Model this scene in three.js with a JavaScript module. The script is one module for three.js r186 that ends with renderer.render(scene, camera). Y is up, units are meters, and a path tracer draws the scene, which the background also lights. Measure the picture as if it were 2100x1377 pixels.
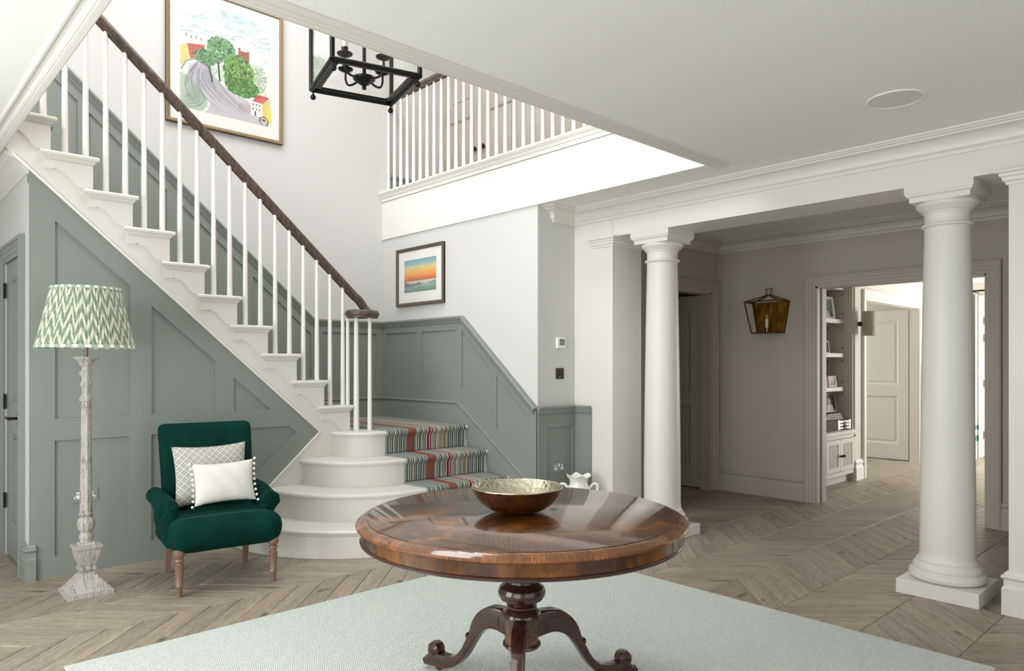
import * as THREE from 'three';
import { mergeGeometries, toCreasedNormals } from 'three/addons/utils/BufferGeometryUtils.js';
import { RoundedBoxGeometry } from 'three/addons/geometries/RoundedBoxGeometry.js';
import { RectAreaLightUniformsLib } from 'three/addons/lights/RectAreaLightUniformsLib.js';

// ---------------------------------------------------------------- camera, sky, lights, exposure
// x runs along the stair wall, v (= -z) runs away along the colonnade, y is up; metres
const scene = new THREE.Scene();
const renderer = new THREE.WebGLRenderer({ antialias: true });
renderer.toneMapping = THREE.LinearToneMapping;
renderer.toneMappingExposure = 1.18;
renderer.shadowMap.enabled = true;
RectAreaLightUniformsLib.init();

const TOP_Y = 5.6, FOCAL = 1466, HORIZON = 747, EYE = 1.27;
const camera = new THREE.PerspectiveCamera(2 * Math.atan(1377 / 2 / FOCAL) * 180 / Math.PI, 2100 / 1377, 0.05, 60);
camera.position.set(0, EYE, 0);
camera.lookAt(0.68141, EYE, -0.73190);
camera.setViewOffset(2100, 1377, 0, 688.5 - HORIZON, 2100, 1377);
scene.add(camera);

scene.background = new THREE.Color(0.85, 0.95, 1.0);

function daylight(name, [x, y, v], [tx, ty, tv], w, h, color, intensity) {
  const l = new THREE.RectAreaLight(new THREE.Color(...color), intensity, w, h);
  l.name = name; l.position.set(x, y, -v); l.lookAt(tx, ty, -tv); scene.add(l);
  return l;
}
// glazed front door and side lights in the wall left of the camera, the landing window above it, the study window
const DAY = { front: 3.9, garden: 0.9, side: 7.0, roof: 7.0, landing: 9.6, study: 18, passage: 5.5, sky: 0.6 };
for (let i = 0; i < 4; i++) daylight('front_glazing_daylight', [-1.21, 1.2, -0.31 + i * 0.5], [2, 1.2, -0.31 + i * 0.5], 0.42, 2.05, [0.97, 1.0, 0.985], DAY.front);
for (let i = 0; i < 3; i++) daylight('garden_glazing_daylight', [0.48 + i * 0.9, 1.2, -1.56], [0.48 + i * 0.9, 1.2, 2], 0.8, 2.05, [1.0, 1.0, 0.985], DAY.garden);
for (let i = 0; i < 3; i++) daylight('side_window_daylight', [-1.21, 1.2, 2.43 + i * 0.6], [2, 1.2, 2.43 + i * 0.6], 0.52, 2.05, [0.965, 1.0, 0.985], DAY.side);
daylight('landing_window_daylight', [-1.21, 4.2, 3.3], [2, 4.2, 3.3], 2.3, 1.4, [1.0, 0.995, 0.985], DAY.landing);
daylight('roof_light_daylight', [2.2, TOP_Y - 0.02, 4.1], [2.2, 0, 4.1001], 2.0, 2.2, [1.0, 1.0, 1.0], DAY.roof);
daylight('study_window_daylight', [10.55, 1.25, 0.46], [10.55, 1.25, 3], 1.2, 1.7, [0.97, 0.99, 1.0], DAY.study);
daylight('passage_window_daylight', [9.5, 1.55, 6.02], [9.5, 1.55, 3], 1.5, 1.3, [0.97, 0.99, 1.0], DAY.passage);
scene.background.multiplyScalar(DAY.sky);

// ---------------------------------------------------------------- helpers
let seed = 7;
function rnd() { seed = (seed + 0x6d2b79f5) | 0; let t = Math.imul(seed ^ (seed >>> 15), 1 | seed); t = (t + Math.imul(t ^ (t >>> 7), 61 | t)) ^ t; return ((t ^ (t >>> 14)) >>> 0) / 4294967296; }
const rr = (a, b) => a + (b - a) * rnd();
const mix = (a, b, t) => a + (b - a) * t, clamp = (x, a = 0, b = 1) => Math.min(b, Math.max(a, x));
const smooth = (a, b, x) => { const t = clamp((x - a) / (b - a)); return t * t * (3 - 2 * t); };
function hash(i, j, s) { let h = Math.imul(i, 374761393) + Math.imul(j, 668265263) + Math.imul(s, 974634541); h = Math.imul(h ^ (h >>> 13), 1274126177); return ((h ^ (h >>> 16)) >>> 0) / 4294967296; }
function vnoise(x, y, px, py, s) {
  const i = Math.floor(x), j = Math.floor(y), f = x - i, g = y - j, u = f * f * (3 - 2 * f), w = g * g * (3 - 2 * g);
  const m = (a, n) => ((a % n) + n) % n, h = (a, b) => hash(m(a, px), m(b, py), s);
  return mix(mix(h(i, j), h(i + 1, j), u), mix(h(i, j + 1), h(i + 1, j + 1), u), w);
}
function fbm(x, y, px, py, s, oct = 4) { let a = 0.5, r = 0, n = 0; for (let k = 0; k < oct; k++) { r += a * vnoise(x, y, px, py, s + k); n += a; x *= 2; y *= 2; px *= 2; py *= 2; a *= 0.5; } return r / n; }

const taken = new Map();
function numbered(name) { const n = taken.get(name) ?? 0; taken.set(name, n + 1); return n ? name + '_' + String(n).padStart(3, '0') : name; }
function soft(g, crease = 0.55) { const q = g.index ? g.toNonIndexed() : g; return toCreasedNormals(q, crease); }
// orient a closed solid outwards by its signed volume
function outward(g) {
  const q = g.index ? g.toNonIndexed() : g, p = q.attributes.position.array;
  let vol = 0;
  for (let i = 0; i < p.length; i += 9) vol += p[i] * (p[i + 4] * p[i + 8] - p[i + 5] * p[i + 7]) - p[i + 1] * (p[i + 3] * p[i + 8] - p[i + 5] * p[i + 6]) + p[i + 2] * (p[i + 3] * p[i + 7] - p[i + 4] * p[i + 6]);
  if (vol < 0) for (const k of Object.keys(q.attributes)) { const a = q.attributes[k], n = a.itemSize; for (let i = 0; i < a.count; i += 3) for (let c = 0; c < n; c++) { const t = a.array[(i + 1) * n + c]; a.array[(i + 1) * n + c] = a.array[(i + 2) * n + c]; a.array[(i + 2) * n + c] = t; } }
  q.computeVertexNormals();
  return q;
}
// uv in metres, by the axis each face looks along
function metreUV(g) {
  const p = g.attributes.position, uv = new Float32Array(p.count * 2), a = new THREE.Vector3(), b = new THREE.Vector3(), c = new THREE.Vector3();
  for (let i = 0; i < p.count; i += 3) {
    a.fromBufferAttribute(p, i); b.fromBufferAttribute(p, i + 1); c.fromBufferAttribute(p, i + 2);
    const n = b.clone().sub(a).cross(c.clone().sub(a)), ax = Math.abs(n.x), ay = Math.abs(n.y), az = Math.abs(n.z);
    [a, b, c].forEach((q, k) => { const o = (i + k) * 2; if (ay >= ax && ay >= az) { uv[o] = q.x; uv[o + 1] = q.z; } else if (ax >= az) { uv[o] = q.z; uv[o + 1] = q.y; } else { uv[o] = q.x; uv[o + 1] = q.y; } });
  }
  g.setAttribute('uv', new THREE.BufferAttribute(uv, 2));
  return g;
}
function tidy(g, keepUV) {
  let q = g.index ? g.toNonIndexed() : g;
  if (!q.attributes.normal) q.computeVertexNormals();
  if (!keepUV || !q.attributes.uv) metreUV(q);
  for (const k of Object.keys(q.attributes)) if (!['position', 'normal', 'uv', 'color'].includes(k)) q.deleteAttribute(k);
  return q;
}
function merged(list, keepUV) { const l = (Array.isArray(list) ? list : [list]).flat(Infinity).map((g) => tidy(g, keepUV)); return l.length === 1 ? l[0] : mergeGeometries(l); }
function part(name, geos, m, parent, keepUV = false) {
  const o = new THREE.Mesh(geos.isBufferGeometry && geos.userData.shared ? geos : merged(geos, keepUV), m);
  o.name = parent === scene ? numbered(name) : name; o.castShadow = o.receiveShadow = true; parent.add(o);
  return o;
}
function tag(o, label, category, group) { o.userData.label = label; o.userData.category = category; if (group) o.userData.group = group; return o; }
function thing(name, label, category, [x, y, v] = [0, 0, 0], turn = 0, group) {
  const o = new THREE.Group(); o.name = numbered(name); scene.add(o); o.position.set(x, y, -v); o.rotation.y = turn;
  return tag(o, label, category, group);
}
function struct(name, geos, m, label, keepUV = false) { const o = part(name, geos, m, scene, keepUV); o.userData.kind = 'structure'; if (label) o.userData.label = label; return o; }

// boxes and prisms in (x, y, v)
function box(x0, x1, y0, y1, v0, v1) { const g = new THREE.BoxGeometry(Math.abs(x1 - x0), Math.abs(y1 - y0), Math.abs(v1 - v0)); g.translate((x0 + x1) / 2, (y0 + y1) / 2, -(v0 + v1) / 2); return g.toNonIndexed(); }
function rbox(x0, x1, y0, y1, v0, v1, r = 0.004, seg = 2) { const w = Math.abs(x1 - x0), h = Math.abs(y1 - y0), d = Math.abs(v1 - v0), g = new RoundedBoxGeometry(w, h, d, seg, Math.min(r, w / 2.01, h / 2.01, d / 2.01)); g.translate((x0 + x1) / 2, (y0 + y1) / 2, -(v0 + v1) / 2); return g; }
const V2 = (a) => a.map((p) => new THREE.Vector2(p[0], p[1]));
const onV = (vw) => (s, t, q) => [s, t, -(vw - q)];      // wall facing the camera's side (v = vw), q out of the wall
const onX = (xw) => (s, t, q) => [xw - q, t, -s];        // wall facing -x, s = v
const onPlan = (s, t, q) => [s, q, -t];                  // plan (x, v), q = height
function prism(poly, q0, q1, map, holes = []) {
  const c = V2(poly), hs = holes.map(V2), tri = THREE.ShapeUtils.triangulateShape(c, hs), all = [...c, ...hs.flat()], pos = [];
  const add = (p, q) => pos.push(...map(p.x, p.y, q));
  for (const [a, b, d] of tri) { add(all[a], q0); add(all[b], q0); add(all[d], q0); add(all[a], q1); add(all[d], q1); add(all[b], q1); }
  for (const ring of [c, ...hs]) {
    const area = THREE.ShapeUtils.area(ring), hole = ring !== c, flip = (area < 0) !== hole;
    const triFlip = flip;
    for (let i = 0; i < ring.length; i++) {
      const a = ring[i], b = ring[(i + 1) % ring.length];
      const quad = triFlip ? [[a, q0], [a, q1], [b, q1], [a, q0], [b, q1], [b, q0]] : [[a, q0], [b, q1], [a, q1], [a, q0], [b, q0], [b, q1]];
      quad.forEach(([p, q]) => add(p, q));
    }
  }
  // consistent winding: the cap orientation follows triangulateShape; fix the whole solid against its sides
  const g = new THREE.BufferGeometry(); g.setAttribute('position', new THREE.Float32BufferAttribute(pos, 3));
  return rewind(g, tri.length * 2);
}
// caps first (nCap triangles), then sides: orient each face away from the solid by testing with signed areas
function rewind(g, nCap) {
  const p = g.attributes.position.array;
  const swap = (i) => { for (let c = 0; c < 3; c++) { const t = p[i + 3 + c]; p[i + 3 + c] = p[i + 6 + c]; p[i + 6 + c] = t; } };
  const volume = (i) => p[i] * (p[i + 4] * p[i + 8] - p[i + 5] * p[i + 7]) - p[i + 1] * (p[i + 3] * p[i + 8] - p[i + 5] * p[i + 6]) + p[i + 2] * (p[i + 3] * p[i + 7] - p[i + 4] * p[i + 6]);
  const centre = new THREE.Vector3(); for (let i = 0; i < p.length; i += 3) centre.add(new THREE.Vector3(p[i], p[i + 1], p[i + 2])); centre.divideScalar(p.length / 3);
  for (let i = 0; i < p.length; i += 3) { p[i] -= centre.x; p[i + 1] -= centre.y; p[i + 2] -= centre.z; }
  let cap = 0, side = 0;
  for (let i = 0; i < p.length; i += 9) if (i < nCap * 9) cap += volume(i); else side += volume(i);
  for (let i = 0; i < p.length; i += 9) if (i < nCap * 9 ? cap < 0 : side < 0) swap(i);
  for (let i = 0; i < p.length; i += 3) { p[i] += centre.x; p[i + 1] += centre.y; p[i + 2] += centre.z; }
  g.computeVertexNormals();
  return g;
}
// closed profile [(o, q)] swept along a plane polyline with mitred corners; o offsets in the plane to the left of the path, q out of it
function sweep(path, profile, map, { closed = false, crease = 0.5 } = {}) {
  const n = path.length, rings = [];
  const dir = (i, j) => { const dx = path[j][0] - path[i][0], dy = path[j][1] - path[i][1], l = Math.hypot(dx, dy); return [dx / l, dy / l]; };
  for (let i = 0; i < n; i++) {
    const a = i > 0 || closed ? dir((i - 1 + n) % n, i) : dir(i, i + 1), b = i < n - 1 || closed ? dir(i, (i + 1) % n) : a;
    const na = [-a[1], a[0]], nb = [-b[1], b[0]], d = 1 + na[0] * nb[0] + na[1] * nb[1], m = [(na[0] + nb[0]) / d, (na[1] + nb[1]) / d];
    rings.push(profile.map(([o, q]) => map(path[i][0] + m[0] * o, path[i][1] + m[1] * o, q)));
  }
  const pos = [], k = profile.length, m = closed ? n : n - 1;
  for (let i = 0; i < m; i++) for (let j = 0; j < k; j++) {
    const A = rings[i][j], B = rings[(i + 1) % n][j], C = rings[(i + 1) % n][(j + 1) % k], D = rings[i][(j + 1) % k];
    pos.push(...A, ...B, ...C, ...A, ...C, ...D);
  }
  if (!closed) caps(pos, profile, rings[0], rings[n - 1]);
  const g = new THREE.BufferGeometry(); g.setAttribute('position', new THREE.Float32BufferAttribute(pos, 3));
  return soft(outward(g), crease);
}
function caps(pos, profile, f, l) {
  const P = V2(profile), way = Math.sign(THREE.ShapeUtils.area(P));
  for (let [a, b, c] of THREE.ShapeUtils.triangulateShape(P, [])) {
    if (Math.sign(THREE.ShapeUtils.area([P[a], P[b], P[c]])) !== way) [b, c] = [c, b];
    pos.push(...f[a], ...f[b], ...f[c], ...l[a], ...l[c], ...l[b]);
  }
}
// 3-D sweep of a closed profile [(side, up)] along points, world y as up
function sweep3(points, profile, { crease = 0.6, scale = () => 1 } = {}) {
  const n = points.length, up = new THREE.Vector3(0, 1, 0), P = points.map((p) => new THREE.Vector3(p[0], p[1], -p[2])), rings = [];
  for (let i = 0; i < n; i++) {
    const t = P[Math.min(n - 1, i + 1)].clone().sub(P[Math.max(0, i - 1)]).normalize(), s = t.clone().cross(up).normalize(), u = s.clone().cross(t).normalize(), k = scale(i / (n - 1));
    rings.push(profile.map(([a, b]) => P[i].clone().addScaledVector(s, a * k).addScaledVector(u, b * k).toArray()));
  }
  const pos = [], k = profile.length;
  for (let i = 0; i < n - 1; i++) for (let j = 0; j < k; j++) { const A = rings[i][j], B = rings[i + 1][j], C = rings[i + 1][(j + 1) % k], D = rings[i][(j + 1) % k]; pos.push(...A, ...B, ...C, ...A, ...C, ...D); }
  caps(pos, profile, rings[0], rings[n - 1]);
  const g = new THREE.BufferGeometry(); g.setAttribute('position', new THREE.Float32BufferAttribute(pos, 3));
  return soft(outward(g), crease);
}
function lathe(pts, seg = 32, [x, y, v] = [0, 0, 0], crease = 0.5) { const g = new THREE.LatheGeometry(V2(pts), seg); g.translate(x, y, -v); return soft(g, crease); }
// the same turned profile with a square plan (flat sides)
function squareTurn(pts, [x, y, v] = [0, 0, 0]) { const g = new THREE.LatheGeometry(V2(pts.map(([r, h]) => [r * Math.SQRT2, h])), 4); g.rotateY(Math.PI / 4); g.translate(x, y, -v); return soft(g, 0.3); }
function tube(points, r, seg = 24, rad = 8) { const c = new THREE.CatmullRomCurve3(points.map((p) => new THREE.Vector3(p[0], p[1], -p[2]))); return new THREE.TubeGeometry(c, seg, r, rad, false).toNonIndexed(); }
function rod(a, b, r, rad = 10, r2 = r) { const A = new THREE.Vector3(a[0], a[1], -a[2]), B = new THREE.Vector3(b[0], b[1], -b[2]), d = B.clone().sub(A), g = new THREE.CylinderGeometry(r2, r, d.length(), rad, 1); g.translate(0, d.length() / 2, 0); g.applyQuaternion(new THREE.Quaternion().setFromUnitVectors(new THREE.Vector3(0, 1, 0), d.normalize())); g.translate(A.x, A.y, A.z); return g.toNonIndexed(); }
function bar(a, b, w, h) { const A = new THREE.Vector3(a[0], a[1], -a[2]), B = new THREE.Vector3(b[0], b[1], -b[2]), d = B.clone().sub(A), l = d.length(), g = new THREE.BoxGeometry(w, h, l); const m = new THREE.Matrix4().lookAt(B, A, Math.abs(d.y) > 0.99 * l ? new THREE.Vector3(1, 0, 0) : new THREE.Vector3(0, 1, 0)); g.applyMatrix4(m); g.translate((A.x + B.x) / 2, (A.y + B.y) / 2, (A.z + B.z) / 2); return g.toNonIndexed(); }
function ball(r, [x, y, v], seg = 12, sy = 1) { const g = new THREE.SphereGeometry(r, seg, Math.max(6, seg >> 1)); g.scale(1, sy, 1); g.translate(x, y, -v); return g.toNonIndexed(); }
function turned(g, angle, [x, y, v] = [0, 0, 0]) { g.rotateY(angle); g.translate(x, y, -v); return g; }
const arc = (cx, cy, r, a0, a1, n) => Array.from({ length: n + 1 }, (_, i) => { const a = a0 + (a1 - a0) * i / n; return [cx + r * Math.cos(a), cy + r * Math.sin(a)]; });

// ---------------------------------------------------------------- textures and materials
function tex(w, h, fn, srgb = true) {
  const d = new Uint8Array(w * h * 4);
  for (let j = 0; j < h; j++) for (let i = 0; i < w; i++) { const c = fn(i / w, j / h), o = (j * w + i) * 4; for (let k = 0; k < 3; k++) d[o + k] = clamp(c[k] ?? c[0], 0, 255); d[o + 3] = 255; }
  const t = new THREE.DataTexture(d, w, h); t.wrapS = t.wrapT = THREE.RepeatWrapping; t.magFilter = THREE.LinearFilter; t.minFilter = THREE.LinearMipmapLinearFilter; t.generateMipmaps = true; if (srgb) t.colorSpace = THREE.SRGBColorSpace; t.needsUpdate = true;
  return t;
}
const sized = (t, w, h = w) => { const c = t.clone(); c.repeat.set(1 / w, 1 / h); c.needsUpdate = true; return c; };
function canvasTex(w, h, draw) { const c = document.createElement('canvas'); c.width = w; c.height = h; draw(c.getContext('2d'), w, h); const t = new THREE.CanvasTexture(c); t.colorSpace = THREE.SRGBColorSpace; t.magFilter = THREE.LinearFilter; return t; }
const mat = (color, roughness = 0.6, extra = {}) => new THREE.MeshStandardMaterial({ color, roughness, ...extra });
const phys = (color, roughness = 0.6, extra = {}) => new THREE.MeshPhysicalMaterial({ color, roughness, ...extra });

const plaster = sized(tex(256, 256, (u, v) => [fbm(u * 32, v * 32, 32, 32, 3, 3) * 255], false), 0.35);
const M = {
  wall: mat('#d3d2d0', 0.85, { bumpMap: plaster, bumpScale: 0.0003 }),
  hallWall: mat('#b9b1a5', 0.8, { bumpMap: plaster, bumpScale: 0.0003 }),
  hallTrim: mat('#b6aea2', 0.5),
  ceiling: mat('#ecebe7', 0.9, { bumpMap: plaster, bumpScale: 0.0003 }),
  trim: mat('#dddad2', 0.42),
  white: mat('#eceae4', 0.45),
  green: mat('#878e88', 0.42),
  dark: mat('#2b2a29', 0.5),
  iron: mat('#2a2928', 0.38, { metalness: 0.75 }),
  blackMetal: mat('#232120', 0.4, { metalness: 0.5 }),
  chrome: mat('#c9c9c6', 0.18, { metalness: 1 }),
  glass: phys('#ffffff', 0.02, { transmission: 1, thickness: 0, ior: 1.5 }),
  plastic: mat('#f1f1ee', 0.4),
};
// ---------------------------------------------------------------- the shell
const CEIL = 2.5, UPPER = 2.935, TOP = 5.6, XB = 3.89, VS = 4.97, VW = 6.05, VN = 3.888, XO = 0.645, VO = 2.38, XP = 4.31, XP2 = 4.65, XH = 6.47, BEAM = 2.25;

// wall left of the camera with the front door glazing and the landing window
struct('wall_left', prism([[-1.6, -0.1], [7.0, -0.1], [7.0, TOP], [-1.6, TOP]], 0, 0.25, (s, t, q) => [-1.25 - q, t, -s], [[[-0.6, 0.04], [1.48, 0.04], [1.48, 2.3], [-0.6, 2.3]], [[2.13, 0.04], [3.93, 0.04], [3.93, 2.3], [2.13, 2.3]], [[2.1, 3.45], [4.5, 3.45], [4.5, 4.95], [2.1, 4.95]]]), M.wall);
function glazing(n, s0, s1, t0, t1, cols, rows, map, q0) {
  const bars = [], w = (s1 - s0) / cols, h = (t1 - t0) / rows;
  const rail = (a, b, c, d, e = 0.045) => bars.push(prism([[a, c], [b, c], [b, d], [a, d]], q0, q0 + e, map));
  rail(s0, s1, t0, t0 + 0.06); rail(s0, s1, t1 - 0.06, t1);
  for (let i = 0; i <= cols; i++) { const c = s0 + i * w; rail(clamp(c - 0.035, s0, s1), clamp(c + 0.035, s0, s1), t0, t1); }
  for (let j = 1; j < rows; j++) rail(s0, s1, t0 + j * h - 0.014, t0 + j * h + 0.014, 0.03);
  const o = struct('window_' + n, bars, M.white);
  for (let i = 0; i < cols; i++) for (let j = 0; j < rows; j++) part('pane', prism([[s0 + i * w + 0.03, t0 + j * h + 0.01], [s0 + (i + 1) * w - 0.03, t0 + j * h + 0.01], [s0 + (i + 1) * w - 0.03, t0 + (j + 1) * h - 0.01], [s0 + i * w + 0.03, t0 + (j + 1) * h - 0.01]], q0 + 0.012, q0 + 0.016, map), M.glass, o);
  return o;
}
glazing(1, -0.6, 1.48, 0.04, 2.3, 4, 4, (s, t, q) => [-1.4 + q, t, -s], 0);
glazing(5, 2.13, 3.93, 0.04, 2.3, 3, 3, (s, t, q) => [-1.4 + q, t, -s], 0);
glazing(2, 2.1, 4.5, 3.45, 4.95, 4, 2, (s, t, q) => [-1.4 + q, t, -s], 0);
struct('wall_near', prism([[-2.15, -0.1], [7.0, -0.1], [7.0, TOP], [-2.15, TOP]], 0, 0.25, (s, t, q) => [s, t, 1.6 + q], [[[0.03, 0.04], [2.73, 0.04], [2.73, 2.3], [0.03, 2.3]]]), M.wall);
glazing(4, 0.03, 2.73, 0.04, 2.3, 3, 3, (s, t, q) => [s, t, 1.75 - q], 0);
struct('wall_stair', prism([[-1.9, -0.1], [12, -0.1], [12, TOP], [-1.9, TOP]], -0.2, 0, onV(VW), [[[8.7, 0.85], [10.3, 0.85], [10.3, 2.25], [8.7, 2.25]]]), M.wall);
glazing(7, 8.7, 10.3, 0.85, 2.25, 2, 2, (s, t, q) => [s, t, -(VW + 0.1 - q)], 0);

// ceiling slab with the stairwell cut out of it, and the floor boards above
struct('ceiling', [box(XO, 0.86, CEIL + 0.0005, CEIL + 0.03, VS + 0.046, VW), box(-1.9, XO + 0.01, CEIL, UPPER - 0.02, -1.6, VW), box(XO + 0.01, XB + 0.02, CEIL, UPPER - 0.02, -1.6, VO - 0.01), box(XB + 0.02, 12, CEIL, UPPER - 0.02, -1.6, VW)], M.ceiling);
struct('floor_landing', [box(-1.9, XO + 0.01, UPPER - 0.02, UPPER, -1.6, VW), box(XO + 0.01, XB + 0.02, UPPER - 0.02, UPPER, -1.6, VO - 0.01), box(XB + 0.02, 12, UPPER - 0.02, UPPER, -1.6, VW)], mat('#8f8478', 0.7));
struct('ceiling_upper', prism([[-2.15, -1.85], [12, -1.85], [12, VW + 0.2], [-2.15, VW + 0.2]], TOP, TOP + 0.15, onPlan, [[[1.15, 2.95], [3.25, 2.95], [3.25, 5.25], [1.15, 5.25]]]), M.ceiling);
glazing(6, 1.15, 3.25, 2.95, 5.25, 2, 2, (s, t, q) => [s, TOP + 0.05 + q, -t], 0);

// moulding round the underside of the stairwell opening
const lip = [[0.0, -0.022], [0.0, 0.03], [-0.085, 0.03], [-0.085, -0.006], [-0.08, -0.01], [-0.072, -0.01], [-0.066, -0.004], [-0.05, -0.006], [-0.044, -0.014], [-0.034, -0.018], [-0.03, -0.016], [-0.028, -0.02], [-0.004, -0.024]].map(([o, q]) => [o, CEIL + q]);
struct('trim_1', sweep([[XB + 0.06, VO], [XO, VO], [XO, VW]], lip.map(([o, q]) => [-o - 0.05 + 0.05, q]), onPlan), M.trim);
// inner faces of the opening, boarded
struct('trim_2', [box(XO, XO + 0.012, CEIL + 0.02, UPPER, VO, VW), box(XO, XB, CEIL + 0.02, UPPER, VO - 0.0, VO + 0.012)], M.white);

// fascia under the balcony: board, fillet line, nosing
const fascia = struct('trim_3', [box(XB - 0.012, XB + 0.03, CEIL - 0.004, 2.862, VO, VW), box(XB - 0.02, XB + 0.03, 2.866, 2.91, VO, VW), sweep([[VO, 2.9], [VW, 2.9]], [[0, 0], [0, 0.028], [0.008, 0.032], [0.02, 0.034], [0.032, 0.05], [0.045, 0.056], [0.058, 0.05], [0.062, 0.036], [0.062, -0.05], [0, -0.05]], onX(XB))], M.white);

// beam over the colonnade, its cornice carried round on to the nib wall
struct('trim_4', [box(XP, XP2, BEAM, CEIL + 0.02, -1.6, 3.494), box(XP + 0.001, XP2, BEAM + 0.02, CEIL + 0.02, 3.497, VN + 0.02)], M.trim);
const coveProfile = (drop = 0.118, out = 0.128) => { // o = out from the wall, q = height below the ceiling
  const c = [[0, -drop], [0.012, -drop], [0.016, -drop + 0.012], [0.02, -drop + 0.02], [0.028, -drop + 0.024]];
  for (let i = 0; i <= 7; i++) { const a = Math.PI / 2 * i / 7; c.push([out - 0.034 - (out - 0.066) * Math.cos(a), -0.032 - (drop - 0.06) * (1 - Math.sin(a))]); }
  c.push([out - 0.03, -0.028], [out - 0.03, -0.022], [out - 0.016, -0.02], [out - 0.01, -0.012], [out, -0.01], [out, 0.01], [0, 0.01]);
  return c;
};
const cornice = (name, path, side, m, y = CEIL) => struct(name, sweep(path, coveProfile().map(([o, q]) => [o * side, y + q]), onPlan, { crease: 0.45 }), m);
cornice('trim_5', [[4.07, VN + 0.05], [4.07, VN], [XP, VN], [XP, -1.6]], -1, M.trim);
cornice('trim_6', [[XP2 + 0.02, VN], [XH, VN], [XH, -1.6]], -1, mat('#cdc8bd', 0.5));
cornice('trim_7', [[0.779, VW], [0.779, VS + 0.012]], -1, M.trim);

// landing wall behind the stair (faces -x), nib and hall wall (faces the camera side), pilaster blocks
const backWall = struct('wall_back', box(XB, XB + 0.1, -0.1, CEIL + 0.01, VN + 0.06, VW), M.wall);
const door2 = [[5.42, 0], [6.36, 0], [6.36, 1.985], [5.42, 1.985]];
struct('wall_hall_left', prism([[XP + 0.1, -0.1], [5.42, -0.1], [5.42, 1.985], [6.36, 1.985], [6.36, -0.1], [6.6, -0.1], [6.6, CEIL + 0.01], [XP + 0.1, CEIL + 0.01]], -0.12, 0, onV(VN)), M.hallWall);
struct('wall_nib', box(XB, XP + 0.12, -0.1, CEIL + 0.01, VN, VN + 0.06), M.wall);
const hallBack = struct('wall_hall_back', prism([[-1.6, -0.1], [1.55, -0.1], [1.55, 1.975], [2.885, 1.975], [2.885, -0.1], [VN + 0.1, -0.1], [VN + 0.1, CEIL + 0.01], [-1.6, CEIL + 0.01]], -0.16, 0, onX(XH)), M.hallWall);
// room behind the hall door
struct('wall_rear_room', [box(6.9, 7.0, -0.1, CEIL + 0.01, VN + 0.12, VW)], M.hallWall);

// pilasters at both ends of the colonnade
const capProfile = [[0, 0], [0.01, 0], [0.012, 0.012], [0.022, 0.02], [0.026, 0.036], [0.034, 0.042], [0.036, 0.056], [0.05, 0.058], [0.05, 0.072], [0, 0.072]];
function pilaster(name, v0, v1, body, capPath) {
  const o = struct(name, body, M.trim);
  part('capital', sweep(capPath, capProfile.map(([a, b]) => [-a, BEAM - 0.072 + b]), onPlan), M.trim, o);
  return o;
}
const pilA = pilaster('wall_pilaster_left', 3.494, 3.7, [box(XP, XP2 + 0.02, 0, BEAM + 0.02, 3.494, VN)], [[XP, 3.705], [XP, 3.494], [XP2 + 0.02, 3.494]]);
const pilB = pilaster('wall_pilaster_right', 0.5, 0.93, [box(XP, XP2 + 0.02, 0, BEAM + 0.01, 0.3, 0.936)], [[XP2 + 0.02, 0.936], [XP, 0.936], [XP, 0.3]].map((p) => p));
const skirtProfile = [[0, 0], [0.026, 0], [0.026, 0.135], [0.02, 0.142], [0.018, 0.15], [0.018, 0.178], [0.026, 0.184], [0.03, 0.192], [0.026, 0.2], [0.016, 0.204], [0.014, 0.214], [0.006, 0.222], [0, 0.222]];
const skirting = (name, path, side, m, h = 1) => struct(name, sweep(path, skirtProfile.map(([o, q]) => [o * side, q * h]), onPlan), m);
skirting('baseboard_pilaster_right', [[XP2 + 0.02, 0.936], [XP, 0.936], [XP, 0.3]], -1, M.trim, 1.0);
skirting('baseboard_hall_back', [[XH, VN], [XH, 2.985]], -1, M.hallTrim, 0.95);
skirting('baseboard_hall_right', [[XH, 1.45], [XH, -1.6]], -1, M.hallTrim, 0.95);

// ---- door casings
const casing = [[0, 0], [0, 0.03], [0.012, 0.036], [0.02, 0.034], [0.022, 0.026], [0.04, 0.024], [0.043, 0.018], [0.066, 0.016], [0.069, 0.01], [0.092, 0.008], [0.092, 0]];
// o grows from the outer edge to the opening
const frameRound = (name, a, b, h, w, map, m) => struct(name, sweep([[a, 0], [a, h], [b, h], [b, 0]], casing.map(([o, q]) => [(b > a ? -o : o) * w / 0.092, q]), map), m);
frameRound('trim_8', 2.985, 1.45, 2.075, 0.1, (s, t, q) => [XH - q, t, -s], M.hallTrim);
frameRound('trim_9', 5.325, 6.455, 2.085, 0.095, onV(VN), M.hallTrim);
// linings of the study opening, with the slot of a sliding door
struct('trim_10', [box(XH - 0.002, XH + 0.05, 0, 1.98, 2.868, 2.89), box(XH + 0.085, 6.632, 0, 1.98, 2.858, 2.9), box(XH - 0.002, 6.632, 0, 1.98, 1.545, 1.562), box(XH - 0.002, 6.632, 1.962, 1.985, 1.545, 2.885)], M.hallTrim);
struct('trim_11', [box(5.42, 5.44, 0, 1.985, VN, VN + 0.122), box(6.342, 6.36, 0, 1.985, VN, VN + 0.122), box(5.42, 6.36, 1.968, 1.985, VN, VN + 0.122)], M.hallTrim);

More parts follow.
